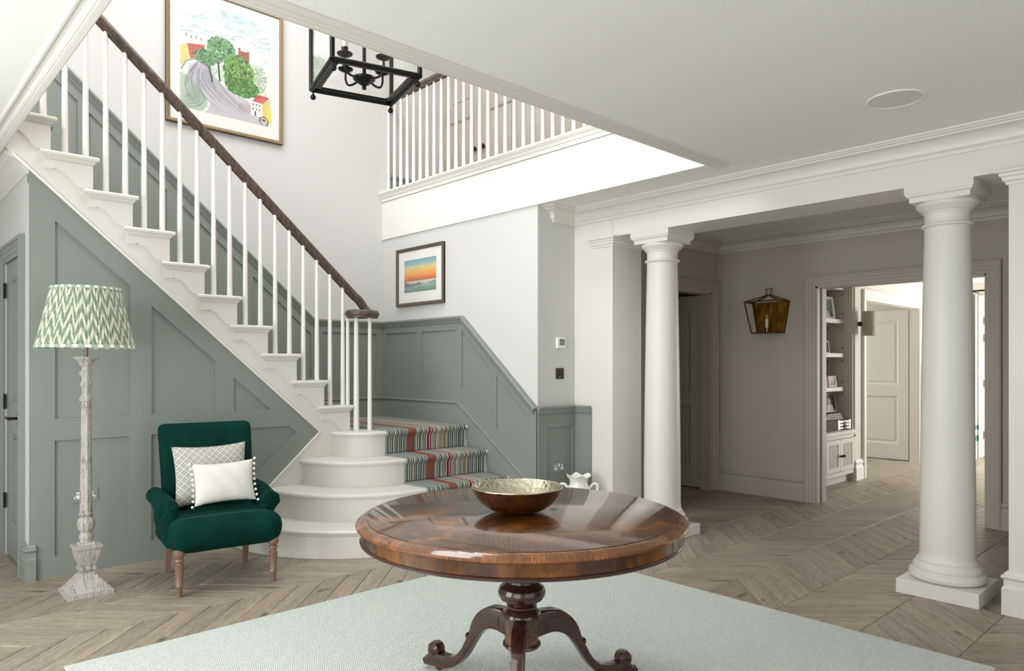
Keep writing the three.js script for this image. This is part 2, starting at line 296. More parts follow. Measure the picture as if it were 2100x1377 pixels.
// a panelled door leaf in its own frame: width along +s, thickness in q
function doorLeaf(name, w, h, panels, m, map, extra) {
  const rings = panels.map(([a, b, c, d]) => [[a, c], [b, c], [b, d], [a, d]]);
  const o = struct(name, [prism([[0, 0], [w, 0], [w, h], [0, h]], 0, 0.038, map, rings), prism([[0.02, 0.02], [w - 0.02, 0.02], [w - 0.02, h - 0.02], [0.02, h - 0.02]], 0.01, 0.02, map)], m);
  for (const [a, b, c, d] of panels) {
    part('panel_moulding', sweep([[a, c], [a, d], [b, d], [b, c]], [[0, 0.038], [-0.008, 0.036], [-0.016, 0.03], [-0.022, 0.022], [-0.022, 0.018], [0, 0.018]], map, { closed: true }), m, o);
    part('panel', prism([[a + 0.05, c + 0.05], [b - 0.05, c + 0.05], [b - 0.05, d - 0.05], [a + 0.05, d - 0.05]], 0.02, 0.028, map), m, o);
  }
  if (extra) extra(o);
  return o;
}
// under-stair cupboard door, green, in the end wall of the stair
const endMap = (s, t, q) => [0.779 - q, t, -s];
struct('wall_stair_end', prism([[VS + 0.045, -0.1], [5.2, -0.1], [5.2, 1.955], [5.83, 1.955], [5.83, -0.1], [VW, -0.1], [VW, CEIL + 0.01], [VS + 0.045, CEIL + 0.01]], -0.1, 0, endMap), M.wall);
struct('trim_12', sweep([[5.09, 0], [5.09, 2.045], [5.935, 2.045], [5.935, 0]], casing.map(([o, q]) => [-o * 1.15, q]), endMap), M.green);
const hinge = (y, s) => prism([[s - 0.012, y - 0.05], [s + 0.012, y - 0.05], [s + 0.012, y + 0.05], [s - 0.012, y + 0.05]], 0.0, 0.012, endMap);
doorLeaf('door_1', 0.59, 1.93, [[0.1, 0.49, 1.0, 1.82], [0.1, 0.49, 0.2, 0.82]], M.green, (s, t, q) => endMap(5.22 + s, t + 0.012, q - 0.045), (o) => {
  part('lever_handle', [rbox(0.765, 0.785, 0.88, 0.98, 5.25, 5.275, 0.005), rod([0.77, 0.937, 5.262], [0.72, 0.937, 5.262], 0.009), rod([0.722, 0.937, 5.262], [0.722, 0.937, 5.37], 0.01)], M.blackMetal, o);
  for (const y of [0.36, 1.02, 1.76]) part('hinge', hinge(y, 5.815), M.blackMetal, o);
});
struct('baseboard_stair_end', sweep([[0.779, 5.09], [0.779, VS], [0.81, VS]], skirtProfile.map(([o, q]) => [-o * 0.95, q * 0.95]), onPlan), M.green);

// hall door, standing open into the room behind
doorLeaf('door_2', 0.84, 1.955, [[0.11, 0.73, 0.98, 1.83], [0.11, 0.73, 0.2, 0.83]], M.hallTrim, (s, t, q) => [6.36 - q + 0.03, t + 0.012, -(4.018 + s)], (o) => {
  part('door_knob', [rod([6.355, 0.98, 4.79], [6.3, 0.98, 4.79], 0.009), ball(0.026, [6.295, 0.98, 4.79])], M.blackMetal, o);
});

// ---------------------------------------------------------------- panelling under the stair
const GB = (x) => 0.759 + 0.8937 * (2.628 - x);
const underPanels = [
  [[0.91, 0.944], [1.318, 0.944], [1.318, 1.765], [0.91, 2.123]], [[0.908, 0.125], [1.319, 0.125], [1.319, 0.812], [0.908, 0.812]],
  [[1.445, 0.942], [1.85, 0.942], [1.85, 1.291], [1.445, 1.646]], [[1.443, 0.127], [1.72, 0.127], [2.442, 0.764], [2.385, 0.813], [1.443, 0.813]],
  [[1.978, 0.942], [2.242, 0.942], [1.978, 1.175]]];
struct('wall_stair_corner', box(0.777, 0.86, 0, GB(0.86) - 0.01, VS + 0.004, VS + 0.06), M.wall);
const under = struct('wall_understair', [prism([[0.779, 0], [1.8, 0], [2.628, 0.759], [0.779, GB(0.779)]], -0.05, 0, onV(VS), underPanels)], M.green);
for (const p of underPanels) part('panel', prism(p, -0.05, -0.013, onV(VS)), M.green, under);
struct('trim_13', sweep([[0.70, GB(0.70)], [2.632, 0.757], [1.81, 0]], [[-0.006, 0], [-0.006, 0.009], [0, 0.012], [0.006, 0.009], [0.006, 0]], onV(VS)), M.white);

// ---------------------------------------------------------------- wainscot of the stair hall
const dadoProfile = [[0.0, 0], [0.0, 0.03], [-0.006, 0.036], [-0.018, 0.036], [-0.022, 0.028], [-0.032, 0.026], [-0.04, 0.018], [-0.052, 0.016], [-0.058, 0.008], [-0.066, 0.006], [-0.066, 0]];
const skirtCap = [[0.0, 0], [0.0, 0.022], [-0.006, 0.027], [-0.014, 0.024], [-0.02, 0.016], [-0.034, 0.014], [-0.036, 0.02], [-0.042, 0.02], [-0.2, 0.018], [-0.2, 0]];
const DS = 0.894, dadoX = (x) => x > 3.135 ? 1.685 : 1.685 + DS * (3.135 - x);
const stairPanels = [[3.224, 3.806], [2.565, 3.109], [1.944, 2.49], [1.32, 1.865], [0.70, 1.245]].map(([a, b], i) => i === 0 ? [[a, 1.04], [b, 1.04], [b, 1.567], [a, 1.567]] : [[a, dadoX(a) - 0.62], [b, dadoX(b) - 0.62], [b, dadoX(b) - 0.165], [a, dadoX(a) - 0.165]]);
const wainA = struct('wall_stair_wainscot', prism([[0.2, 2.9], [2.87, 0.75], [XB, 0.75], [XB, 1.68], [3.135, 1.68], [0.2, dadoX(0.2) - 0.005]], 0, 0.018, onV(VW), stairPanels), M.green);
for (const p of stairPanels) part('panel', prism(p, 0, 0.006, onV(VW)), M.green, wainA);
struct('trim_14', sweep([[0.15, dadoX(0.15)], [3.135, 1.685], [XB - 0.001, 1.685]], dadoProfile.map(([o, q]) => [o, q + 0.014]), onV(VW)), M.green);
struct('baseboard_stair', sweep([[2.9, 0.945], [XB - 0.001, 0.945]], skirtCap.map(([o, q]) => [o, q + 0.014]), onV(VW)), M.green);
const dadoV = (v) => v > 4.78 ? 1.685 : 1.685 - 0.837 * (4.78 - v), skV = (v) => v > 4.83 ? 0.945 : 0.945 - 0.665 * (4.83 - v);
const backPanels = [[[5.97, 1.045], [5.464, 1.045], [5.464, 1.567], [5.97, 1.567]], [[5.379, 1.045], [4.876, 1.045], [4.876, 1.567], [5.379, 1.567]], [[4.795, 1.056], [4.41, skV(4.41) + 0.12], [4.41, dadoV(4.41) - 0.145], [4.795, 1.56]], [[4.345, skV(4.345) + 0.12], [3.98, skV(3.98) + 0.12], [3.98, dadoV(3.98) - 0.145], [4.345, dadoV(4.345) - 0.145]]];
const wainB = struct('wall_back_wainscot', prism([[VW, 0.0], [VN - 0.012, 0.0], [VN - 0.012, 0.93], [4.78, 1.68], [VW, 1.68]], 0, 0.018, onX(XB), backPanels), M.green);
for (const p of backPanels) part('panel', prism(p, 0, 0.006, onX(XB)), M.green, wainB);
struct('trim_15', sweep([[VW, 1.685], [4.78, 1.685], [VN - 0.008, dadoV(VN - 0.008)]], dadoProfile.map(([o, q]) => [-o, q + 0.014]), onX(XB)), M.green);
struct('baseboard_back', sweep([[VW, 0.945], [4.83, 0.945], [VN, skV(VN)]], skirtCap.map(([o, q]) => [-o, q + 0.014]), onX(XB)), M.green);
const nibPanel = [[3.97, 0.2], [4.262, 0.2], [4.262, 0.775], [3.97, 0.775]];
const wainC = struct('wall_nib_wainscot', [prism([[XB - 0.018, 0], [XP - 0.012, 0], [XP - 0.012, 0.925], [XB - 0.018, 0.925]], 0, 0.02, onV(VN - 0.004), [nibPanel]), prism([[VN, 0], [3.703, 0], [3.703, 0.925], [VN, 0.925]], 0, 0.018, onX(XP))], M.green);
part('panel', prism(nibPanel, 0, 0.008, onV(VN - 0.004)), M.green, wainC);
struct('trim_16', sweep([[XB - 0.03, VN - 0.024], [XP - 0.018, VN - 0.024], [XP - 0.018, 3.7]], [[0, 0.94], [-0.026, 0.94], [-0.028, 0.93], [-0.022, 0.918], [-0.016, 0.905], [-0.012, 0.885], [-0.004, 0.878], [0, 0.878]].map((p) => p), onPlan), M.green);

// ---------------------------------------------------------------- upper landing seen through the balusters
struct('wall_landing_back', [box(4.62, 4.74, UPPER, TOP, -1.6, 4.86), box(4.62, 4.74, 4.98, TOP, 4.86, VW)], M.hallWall);
struct('baseboard_landing', sweep([[4.62, VW], [3.93, VW]], skirtProfile.map(([o, q]) => [o, UPPER + q]), onPlan), M.green);
struct('baseboard_landing_back', sweep([[4.62, 4.86], [4.62, 2.0]], skirtProfile.map(([o, q]) => [-o, UPPER + q]), onPlan), M.hallTrim);
const landingDoor = M.hallTrim;
for (let k = 0; k < 2; k++) doorLeaf('door_' + (3 + k), 0.592, 2.04, [[0.09, 0.5, 1.0, 1.92], [0.09, 0.5, 0.16, 0.86]], landingDoor, (s, t, q) => [4.68 - q, UPPER + 0.005 + t, -(4.863 + k * 0.594 + s)], (o) => {
  part('door_knob', ball(0.026, [4.615, UPPER + 0.5, k ? 5.76 - 0.24 : 5.39]), M.blackMetal, o);
});
// ---------------------------------------------------------------- chevron oak floor
const oakTex = tex(1024, 512, (u, v) => { // u along the grain (1.6 m), v across (0.8 m)
  const w = fbm(u * 4, v * 16, 4, 16, 11, 3), cath = Math.sin((v * 60 + w * 12 + fbm(u * 3, v * 8, 3, 8, 21, 2) * 9) * 2.2);
  const fine = fbm(u * 48, v * 256, 48, 256, 31, 2), pore = fbm(u * 90, v * 500, 90, 500, 41, 2), knot = smooth(0.80, 0.9, fbm(u * 10, v * 10, 10, 10, 51, 2));
  const l = 0.80 + 0.16 * (fine - 0.5) + 0.03 * cath * (0.4 + w) + 0.14 * (w - 0.5) - 0.14 * smooth(0.62, 0.75, pore) - 0.25 * knot;
  return [l * 204, l * 189, l * 167];
});
const oakBump = tex(512, 512, (u, v) => [255 * (0.6 + 0.4 * fbm(u * 30, v * 256, 30, 256, 61, 2) - 0.5 * smooth(0.6, 0.75, fbm(u * 60, v * 256, 60, 256, 71, 2)))], false);
const oak = phys('#ffffff', 0.42, { map: oakTex, bumpMap: oakBump, bumpScale: 0.0006, vertexColors: true, specularIntensity: 0.8 });
const floor = struct('floor', box(-1.9, 12, -0.1, -0.014, -1.6, VW), mat('#4a4138', 0.9));
{
  const PITCH = 0.1635, W = 0.412, V0 = 0.95, X0 = 0.012, G = 0.0011, variants = [[], []];
  // one parallelogram board per variant: from (0,0) to (±W, W) in (x, v), pitch wide along x, edges eased
  for (let d = 0; d < 2; d++) for (let k = 0; k < 10; k++) {
    const sx = d ? -W : W, c = (e, y) => [[e * 1.41, e, y], [PITCH - e * 1.41, e, y], [PITCH + sx - e * 1.41, W - e, y], [sx + e * 1.41, W - e, y]];
    const lo = c(G, -0.014), mid = c(G, -0.0022), hi = c(G + 0.0024, 0), pos = [], uv = [], u0 = rr(0, 1), w0 = rr(0, 1), flip = rnd() < 0.5 ? -1 : 1;
    const tone = rr(0.86, 1.08), warm = rr(-0.035, 0.035), rgb = [tone * (1 + warm), tone, tone * (1 - warm)].map((x) => x * 0.93);
    const quad = (a, b, cc, dd) => { for (const p of [a, b, cc, a, cc, dd]) { pos.push(p[0], p[2], -p[1]); const t = p[1] / W, q = p[0] - sx * t; uv.push(u0 + flip * (t * W * 1.41) / 1.6, w0 + (q * 0.707) / 0.8); } };
    quad(hi[0], hi[1], hi[2], hi[3]);
    for (let i = 0; i < 4; i++) { const j = (i + 1) % 4; quad(mid[i], mid[j], hi[j], hi[i]); quad(lo[i], lo[j], mid[j], mid[i]); }
    const g = new THREE.BufferGeometry(); g.setAttribute('position', new THREE.Float32BufferAttribute(pos, 3)); g.setAttribute('uv', new THREE.Float32BufferAttribute(uv, 2));
    const col = new Float32Array(pos.length); for (let i = 0; i < col.length; i++) col[i] = rgb[i % 3]; g.setAttribute('color', new THREE.BufferAttribute(col, 3));
    g.computeVertexNormals();
    if (d) { /* mirrored strip keeps its winding */ }
    g.userData.shared = true; variants[d].push(g);
  }
  const hidden = (x, v) => (x > 1.0 && x < 3.15 && v > 1.15 && v < 3.1) || (x > 1.05 && v > 5.35 && x < 3.7) || (x > 2.9 && x < 3.7 && v > 4.75);
  const boards = [];
  const proj = (x, v) => { const fw = x * 0.68141 + v * 0.7319, r = x * 0.7319 - v * 0.68141; return [1050 + FOCAL * r / fw, HORIZON + FOCAL * EYE / fw, fw]; };
  for (let s = -7; s < 13; s++) {
    const va = V0 + s * W, d = ((s % 2) + 2) % 2;        // strips alternate in direction
    for (let i = -30; i < 74; i++) {
      const base = X0 + i * PITCH + (d ? W : 0);
      const cx = base + PITCH / 2 + (d ? -W / 2 : W / 2), cv = va + W / 2;
      if (cx < -1.6 || cx > 11.7 || cv < -1.5 || cv > 6.2 || hidden(cx, cv)) continue;
      const [px, py, fw] = proj(cx, cv), seen = fw > 0.5 && px > -120 && px < 2250 && py < 1500 && !(cv > 4.1 && cx > 3.7 && cx < 4.3) && !(cv > 3.95 && cx > 3.3);
      boards.push({ base, va, d, k: (rnd() * 10) | 0, area: seen ? 1 / (fw * fw * fw) : -1, cx, cv });
    }
  }
  boards.sort((a, b) => b.area - a.area);
  const rest = [];
  boards.forEach((b, n) => {
    const g = variants[b.d][b.k];
    if (n < 300 && b.area > 0) { const o = part('plank', g, oak, floor); o.position.set(b.base, 0, -b.va); }
    else rest.push(g.clone().translate(b.base, 0, -b.va));
  });
  const o = part('plank_field', rest, oak, floor, true); o.userData.kind = 'stuff';
}

// ---------------------------------------------------------------- rug
{
  const wv = (u, v) => { // twelve by twelve loops of a diagonal basket weave
    const N = 24, i = Math.floor(v * N), x = (u * N + (i % 2) * 0.5) % 1, y = (v * N) % 1;
    return Math.pow(Math.abs(Math.sin(Math.PI * x)), 0.7) * Math.pow(Math.abs(Math.sin(Math.PI * y)), 0.7);
  };
  const bump = sized(tex(512, 512, (u, v) => [255 * wv(u, v)], false), 0.2);
  const colr = sized(tex(512, 512, (u, v) => { const h = wv(u, v), n = 0.9 + 0.2 * fbm(u * 60, v * 60, 60, 60, 5, 2), l = (0.85 + 0.17 * h) * n; return [l * 242, l * 250, l * 244]; }), 0.2);
  const m = mat('#ffffff', 0.95, { map: colr, bumpMap: bump, bumpScale: 0.005 });
  const body = rbox(0.662, 3.483, 0.0, 0.013, 0.8, 3.447, 0.006, 2);
  const edge = []; // serrated selvedge loops
  for (let x = 0.67; x < 3.48; x += 0.0125) edge.push(new THREE.SphereGeometry(0.0064, 6, 4).scale(1, 0.9, 1).translate(x, 0.0062, -3.447).toNonIndexed());
  for (let v = 0.81; v < 3.44; v += 0.0125) edge.push(new THREE.SphereGeometry(0.0064, 6, 4).scale(1, 0.9, 1).translate(3.483, 0.0062, -v).toNonIndexed());
  const rug = thing('rug', 'large pale mint woven wool rug lying under the round walnut table', 'rug');
  part('weave', body, m, rug); part('selvedge', edge, m, rug);
}
// ---------------------------------------------------------------- staircase
const RISE = 0.1987, GO = 0.2222, LAND = 0.75, RB = 0.1875, NX = 3.0, NV = VS;
const nose = (k) => 2.693 - GO * (k - 6), high = (k) => k <= 4 ? RB * k : LAND + RISE * (k - 4);
const stair = thing('staircase', 'white painted staircase with curved bottom steps and dark wooden handrail', 'staircase');
const tread = M.trim;
{
  // nosing: bullnose, fillet and cove under it (o = outwards, q = height below the tread's top)
  const nosing = [[-0.05, 0]]; for (let i = 0; i <= 6; i++) { const a = Math.PI / 2 - Math.PI * i / 6; nosing.push([0.014 + 0.015 * Math.cos(a), -0.015 + 0.015 * Math.sin(a)]); }
  nosing.push([0.008, -0.031], [0.008, -0.038], [0.002, -0.044], [-0.004, -0.052], [-0.006, -0.057], [-0.012, -0.06], [-0.05, -0.06]);
  // four curved bottom steps, concentric about the newel
  for (let k = 1; k <= 4; k++) {
    const r = 1.03 - 0.26 * (k - 1), h = high(k), y0 = k === 1 ? 0 : 0;
    const edge = (o) => [[XB - 0.02, NV - r - o], [NX, NV - r - o], ...arc(NX, NV, r + o, -Math.PI / 2, -Math.PI, 28).slice(1)];
    const path = edge(0);
    part('riser', prism([...path, [NX - r, NV + 0.02], [XB - 0.02, NV + 0.02]], y0, h - 0.02, onPlan), tread, stair);
    const t = part('tread', [prism([...edge(-0.012), [NX - r + 0.012, NV + 0.02], [XB - 0.02, NV + 0.02]], h - 0.03, h - 0.0002, onPlan), sweep(path, nosing.map(([o, q]) => [o, h + q]), onPlan, { crease: 0.6 })], tread, stair);
  }
  // quarter landing
  part('landing', box(2.86, XB - 0.02, LAND - 0.03, LAND - 0.0004, NV - 0.2, VW - 0.01), tread, stair);
  // main flight, open on the room side
  const string = [], steps = [];
  for (let k = 5; k <= 15; k++) {
    const x = nose(k), h = high(k), xr = x - 0.03;
    part('riser', box(xr - 0.018, xr, high(k - 1) - 0.03, h - 0.03, VS + 0.005, VW - 0.02), tread, stair);
    if (k === 15) break;
    const x2 = nose(k + 1) - 0.085, path = [[x - 0.024, VW - 0.02], [x - 0.024, VS - 0.006], [x2 + 0.024, VS - 0.006]];
    const t = part('tread', [box(nose(k + 1) - 0.035, x - 0.02, h - 0.028, h - 0.0003, VS - 0.004, VW - 0.02), box(x2 + 0.026, x - 0.03, h - 0.028, h - 0.0003, VS - 0.004, VS + 0.02),
      sweep([...path, [x2 + 0.024, VS + 0.002]], nosing.map(([o, q]) => [o * 0.9, h + q]), onPlan, { crease: 0.6 })], tread, stair);
    // cut bracket on the string under the tread end
    const L = x2 + 0.03, hb = high(k - 1), X = x - 0.03, f = (a, b) => [mix(L, X, a), mix(h - 0.055, hb, b)];
    const ogee = [];
    for (let i = 0; i <= 14; i++) { const a = i / 14; ogee.push(f(0.30 + 0.44 * a, 0.40 + 0.60 * (0.5 - 0.5 * Math.cos(Math.PI * Math.pow(a, 1.15))))); }
    part('bracket', prism([f(0, 0), f(0, 0.36), f(0.16, 0.37), f(0.175, 0.33), f(0.2, 0.31), f(0.24, 0.33), ...ogee, f(1.0, 1), f(1.0, 0)], 0, 0.01, onV(VS)), tread, t);
  }
  const tooth = [[3.0, 0], [NX, LAND - 0.03]];
  for (let k = 5; k <= 15; k++) { tooth.push([nose(k) - 0.03, high(k - 1) - 0.02], [nose(k) - 0.03, high(k) - 0.02]); }
  tooth.push([0.5, high(15) - 0.02], [0.5, GB(0.66)], [0.66, GB(0.66)], [2.628, 0.759], [1.802, 0]);
  part('string', prism(tooth, -0.045, 0, onV(VS)), tread, stair);
  part('soffit', prism([[0.6, GB(0.6) + 0.02], [2.628, 0.78], [2.628, 0.8], [0.6, GB(0.6) + 0.06]], -1.0, -0.05, onV(VS)), tread, stair);

  // balusters: slim tapered spindles
  const spindle = (h, r0 = 0.0185, r1 = 0.0125) => new THREE.CylinderGeometry(r1, r0, h, 14, 1).translate(0, h / 2, 0);
  const under = (x) => 3.352 - 0.8937 * (x - 1.193), BV = 5.03;
  const bx = []; for (let n = -6; n < 20; n++) { const x = 1.193 + 0.1112 * n; if (x < 2.93) bx.push(x); }
  for (const x of bx) {
    let k = 5; while (k < 15 && x < nose(k + 1)) k++;
    if (x < nose(15)) k = 15;
    const y0 = high(k), top = (x > 2.75 ? under(x) + 0.004 : under(x)) + 0.006;
    part('baluster', spindle(top - y0).translate(x, y0, -BV), M.white, stair);
  }
  for (const [x, v, r] of [[2.9, 5.02, 0.0175], [2.935, 4.95, 0.023], [3.02, 4.89, 0.0185]]) part('baluster', spindle(0.89, r, r * 0.72).translate(x, LAND, -v), M.white, stair);
  // handrail with its volute
  const wood = walnutRail();
  const prof = []; for (const [a, b] of [[-0.02, -0.03], [0.02, -0.03], [0.022, -0.014], [0.031, -0.008], [0.033, 0.004], [0.03, 0.018], [0.02, 0.028], [0.008, 0.032], [-0.008, 0.032], [-0.02, 0.028], [-0.03, 0.018], [-0.033, 0.004], [-0.031, -0.008], [-0.022, -0.014]]) prof.push([a, b]);
  const pts = [], mid = (x) => under(x) + 0.032 / Math.cos(Math.atan(0.8937));
  for (let x = 0.3; x < 2.9; x += 0.08) pts.push([x, mid(x), BV]);
  const yv = 1.662;
  const tail = new THREE.CatmullRomCurve3([[2.86, mid(2.86), BV], [2.95, mid(2.95), BV], [3.01, mid(3.01) + 0.004, BV - 0.002], [3.06, yv + 0.045, BV - 0.014], [3.088, yv + 0.008, BV - 0.055], [3.084, yv, BV - 0.115], [3.04, yv, BV - 0.166], [2.97, yv, BV - 0.18], [2.905, yv, BV - 0.15], [2.878, yv, BV - 0.09], [2.9, yv, BV - 0.035], [2.95, yv, BV - 0.028], [2.985, yv, BV - 0.06], [2.972, yv, BV - 0.1], [2.94, yv, BV - 0.1]].map((p) => new THREE.Vector3(...p)), false, 'centripetal');
  for (const p of tail.getPoints(90).slice(2)) if (p.x > pts[pts.length - 1][0] + 0.004 || pts.length > 34) pts.push([p.x, p.y, p.z]);
  part('handrail', sweep3(pts, prof), wood, stair);
  const rail2 = [[3.0, yv - 0.032], [3.0, yv + 0.0]];
  part('volute_cap', lathe([[0.0, yv - 0.03], [0.074, yv - 0.03], [0.077, yv - 0.01], [0.077, yv + 0.012], [0.06, yv + 0.018], [0, yv + 0.024]], 28, [2.968, 0, 4.942]), wood, stair);
}
function walnutRail() {
  const t = tex(256, 512, (u, v) => { const n = fbm(u * 40, v * 8, 40, 8, 90, 3), g = fbm(u * 120, v * 20, 120, 20, 95, 2), l = 0.7 + 0.5 * (n - 0.5) + 0.3 * (g - 0.5); return [l * 118, l * 96, l * 80]; });
  return phys('#ffffff', 0.42, { map: sized(t, 0.5, 0.5), clearcoat: 0.15, clearcoatRoughness: 0.4 });
}

// ---------------------------------------------------------------- striped stair carpet
{
  const S = [['#8b9a97', 3], ['#3a3d3d', 2], ['#b9b6ac', 3], ['#4f5554', 2], ['#a7b0ab', 3], ['#2f3131', 2], ['#c4c0b4', 3], ['#6d7a78', 2]];
  const bands = []; const run = (list, n) => { for (let i = 0; i < n; i++) bands.push(...list); };
  run(S, 1); run([['#8e9893', 3], ['#33383a', 2], ['#bdbab0', 3], ['#545b5b', 2]], 2); run([['#8b9a95', 5]], 1); bands.push(['#8f5444', 15], ['#7d4a3d', 3]);
  run([['#82918c', 3], ['#c2beb2', 3], ['#47504f', 2], ['#b8b3a8', 3], ['#2c2f2f', 2]], 2); bands.push(['#c9c4b8', 3], ['#7d1f2b', 5], ['#c9c4b8', 2], ['#8f2a33', 3]);
  run([['#b8b3a6', 4], ['#8a8a80', 2], ['#aaa697', 3], ['#5a5f5c', 2], ['#c3bfb3', 3]], 2); bands.push(['#8d8461', 7], ['#b9b19a', 3]);
  run(S, 1); run([['#9aa8a4', 3], ['#3d4242', 2], ['#bfbbb0', 3], ['#2f3334', 3]], 2);
  const total = bands.reduce((a, b) => a + b[1], 0), at = (u) => { let x = u * total; for (const [c, w] of bands) { if (x < w) return [c, x / w]; x -= w; } return [bands[0][0], 0]; };
  const rgb = (h) => [1, 3, 5].map((i) => parseInt(h.slice(i, i + 2), 16));
  const t = tex(1024, 512, (u, v) => { const [c] = at(u), n = 0.82 + 0.3 * fbm(u * 300, v * 150, 300, 150, 8, 2); return rgb(c).map((x) => x * n); });
  const b = tex(1024, 256, (u, v) => [255 * (0.6 * Math.abs(Math.sin(u * Math.PI * 96)) + 0.4 * fbm(u * 256, v * 64, 256, 64, 9, 2))], false);
  const w = 0.79, cm = mat('#ffffff', 0.95, { map: t, bumpMap: b, bumpScale: 0.003 });
  // ribbon profile lofted across its width: list of [a, h] points followed by the runner, thickness TH
  const TH = 0.011;
  function ribbon(points, at3, wide, u0, u1) {
    const pos = [], uv = [], n = points.length; let len = [0]; for (let i = 1; i < n; i++) len.push(len[i - 1] + Math.hypot(points[i][0] - points[i - 1][0], points[i][1] - points[i - 1][1]));
    const out = points.map((p, i) => { const a = points[Math.max(0, i - 1)], c = points[Math.min(n - 1, i + 1)], dx = c[0] - a[0], dy = c[1] - a[1], l = Math.hypot(dx, dy); return [p[0] - dy / l * TH, p[1] + dx / l * TH]; });
    const M_ = 2, quad = (P, U) => { for (const i of [0, 1, 2, 0, 2, 3]) { pos.push(...P[i]); uv.push(...U[i]); } };
    for (let i = 0; i < n - 1; i++) {
      const A = out[i], B = out[i + 1], v0 = len[i] / 0.4, v1 = len[i + 1] / 0.4;
      quad([at3(A, 0), at3(A, 1), at3(B, 1), at3(B, 0)], [[u0, v0], [u1, v0], [u1, v1], [u0, v1]]);
      quad([at3(points[i], 0), at3(points[i + 1], 0), at3(points[i + 1], 1), at3(points[i], 1)], [[u0, v0], [u0, v1], [u1, v1], [u1, v0]]);
      for (const e of [0, 1]) { const P = [at3(points[i], e), at3(A, e), at3(B, e), at3(points[i + 1], e)], U = e ? u1 - 0.004 : u0 + 0.004, q = [[U, v0], [U, v0], [U, v1], [U, v1]]; if (e) { P.reverse(); q.reverse(); } quad(P, q); }
    }
    const g = new THREE.BufferGeometry(); g.setAttribute('position', new THREE.Float32BufferAttribute(pos, 3)); g.setAttribute('uv', new THREE.Float32BufferAttribute(uv, 2));
    return soft(outward(g), 0.9);
  }
  const path1 = []; // lower flight: a = v, going up
  const N = 8, roll = (list, a, h) => { for (let i = 0; i <= N; i++) { const q = Math.PI * (i / N); list.push([a - 0.014 - 0.0155 * Math.sin(q), h - 0.015 - 0.0155 * Math.cos(q)]); } };
  path1.push([NV - 1.03 - 0.002, 0.01]);
  for (let k = 1; k <= 4; k++) { const a = NV - (1.03 - 0.26 * (k - 1)); if (k > 1) path1.push([a - 0.006, high(k - 1) + 0.003]); path1.push([a - 0.004, high(k - 1) + 0.02], [a - 0.004, high(k) - 0.065]); roll(path1, a, high(k)); path1.push([a + 0.04, high(k) + 0.0005]); }
  path1.push([5.97, LAND + 0.0005]);
  const lower = (p, e) => [mix(3.05, 3.82, e), p[1], -p[0]];
  const runner = thing('stair_carpet', 'multicoloured striped carpet runner laid down the curved lower steps', 'carpet');
  part('lower_runner', ribbon(path1, lower, w, 0, 1), cm, runner, true);
  const path2 = [[-2.9 + 0.0, LAND + 0.002]];
  for (let k = 5; k <= 15; k++) { const a = -nose(k) + 0.0262; path2.push([a - 0.004, high(k - 1) + 0.016], [a - 0.004, high(k) - 0.065]); roll(path2, a + 0.0, high(k)); path2.push([a + 0.04, high(k) + 0.0005]); if (k < 15) path2.push([a + GO - 0.02, high(k) + 0.0005]); }
  const upper = (p, e) => [-p[0], p[1], -mix(5.13, 5.92, e)];
  part('upper_runner', ribbon(path2, upper, w, 1, 0), cm, runner, true);
}

// ---------------------------------------------------------------- landing balustrade
{
  const o = thing('landing_balustrade', 'white spindle balustrade along the upper landing above the fascia', 'balustrade');
  const g = new THREE.CylinderGeometry(0.0125, 0.0185, 0.9, 14, 1).translate(0, 0.45, 0); g.userData.shared = true; metreUV(g.toNonIndexed());
  for (let v = 6.03; v > 2.5; v -= 0.1075) part('baluster', g.clone().translate(XB + 0.05, 2.955, -v), M.white, o);
  part('base_rail', rbox(XB + 0.0, XB + 0.1, 2.93, 2.958, 2.4, VW - 0.005, 0.004), M.white, o);
  const prof = [[-0.02, -0.03], [0.02, -0.03], [0.022, -0.014], [0.031, -0.008], [0.033, 0.004], [0.03, 0.018], [0.02, 0.028], [0.008, 0.032], [-0.008, 0.032], [-0.02, 0.028], [-0.03, 0.018], [-0.033, 0.004], [-0.031, -0.008], [-0.022, -0.014]];
  part('handrail', sweep3([[XB + 0.05, 3.885, VW - 0.005], [XB + 0.05, 3.885, 4], [XB + 0.05, 3.885, 2.4]], prof), walnutRail(), o);
}

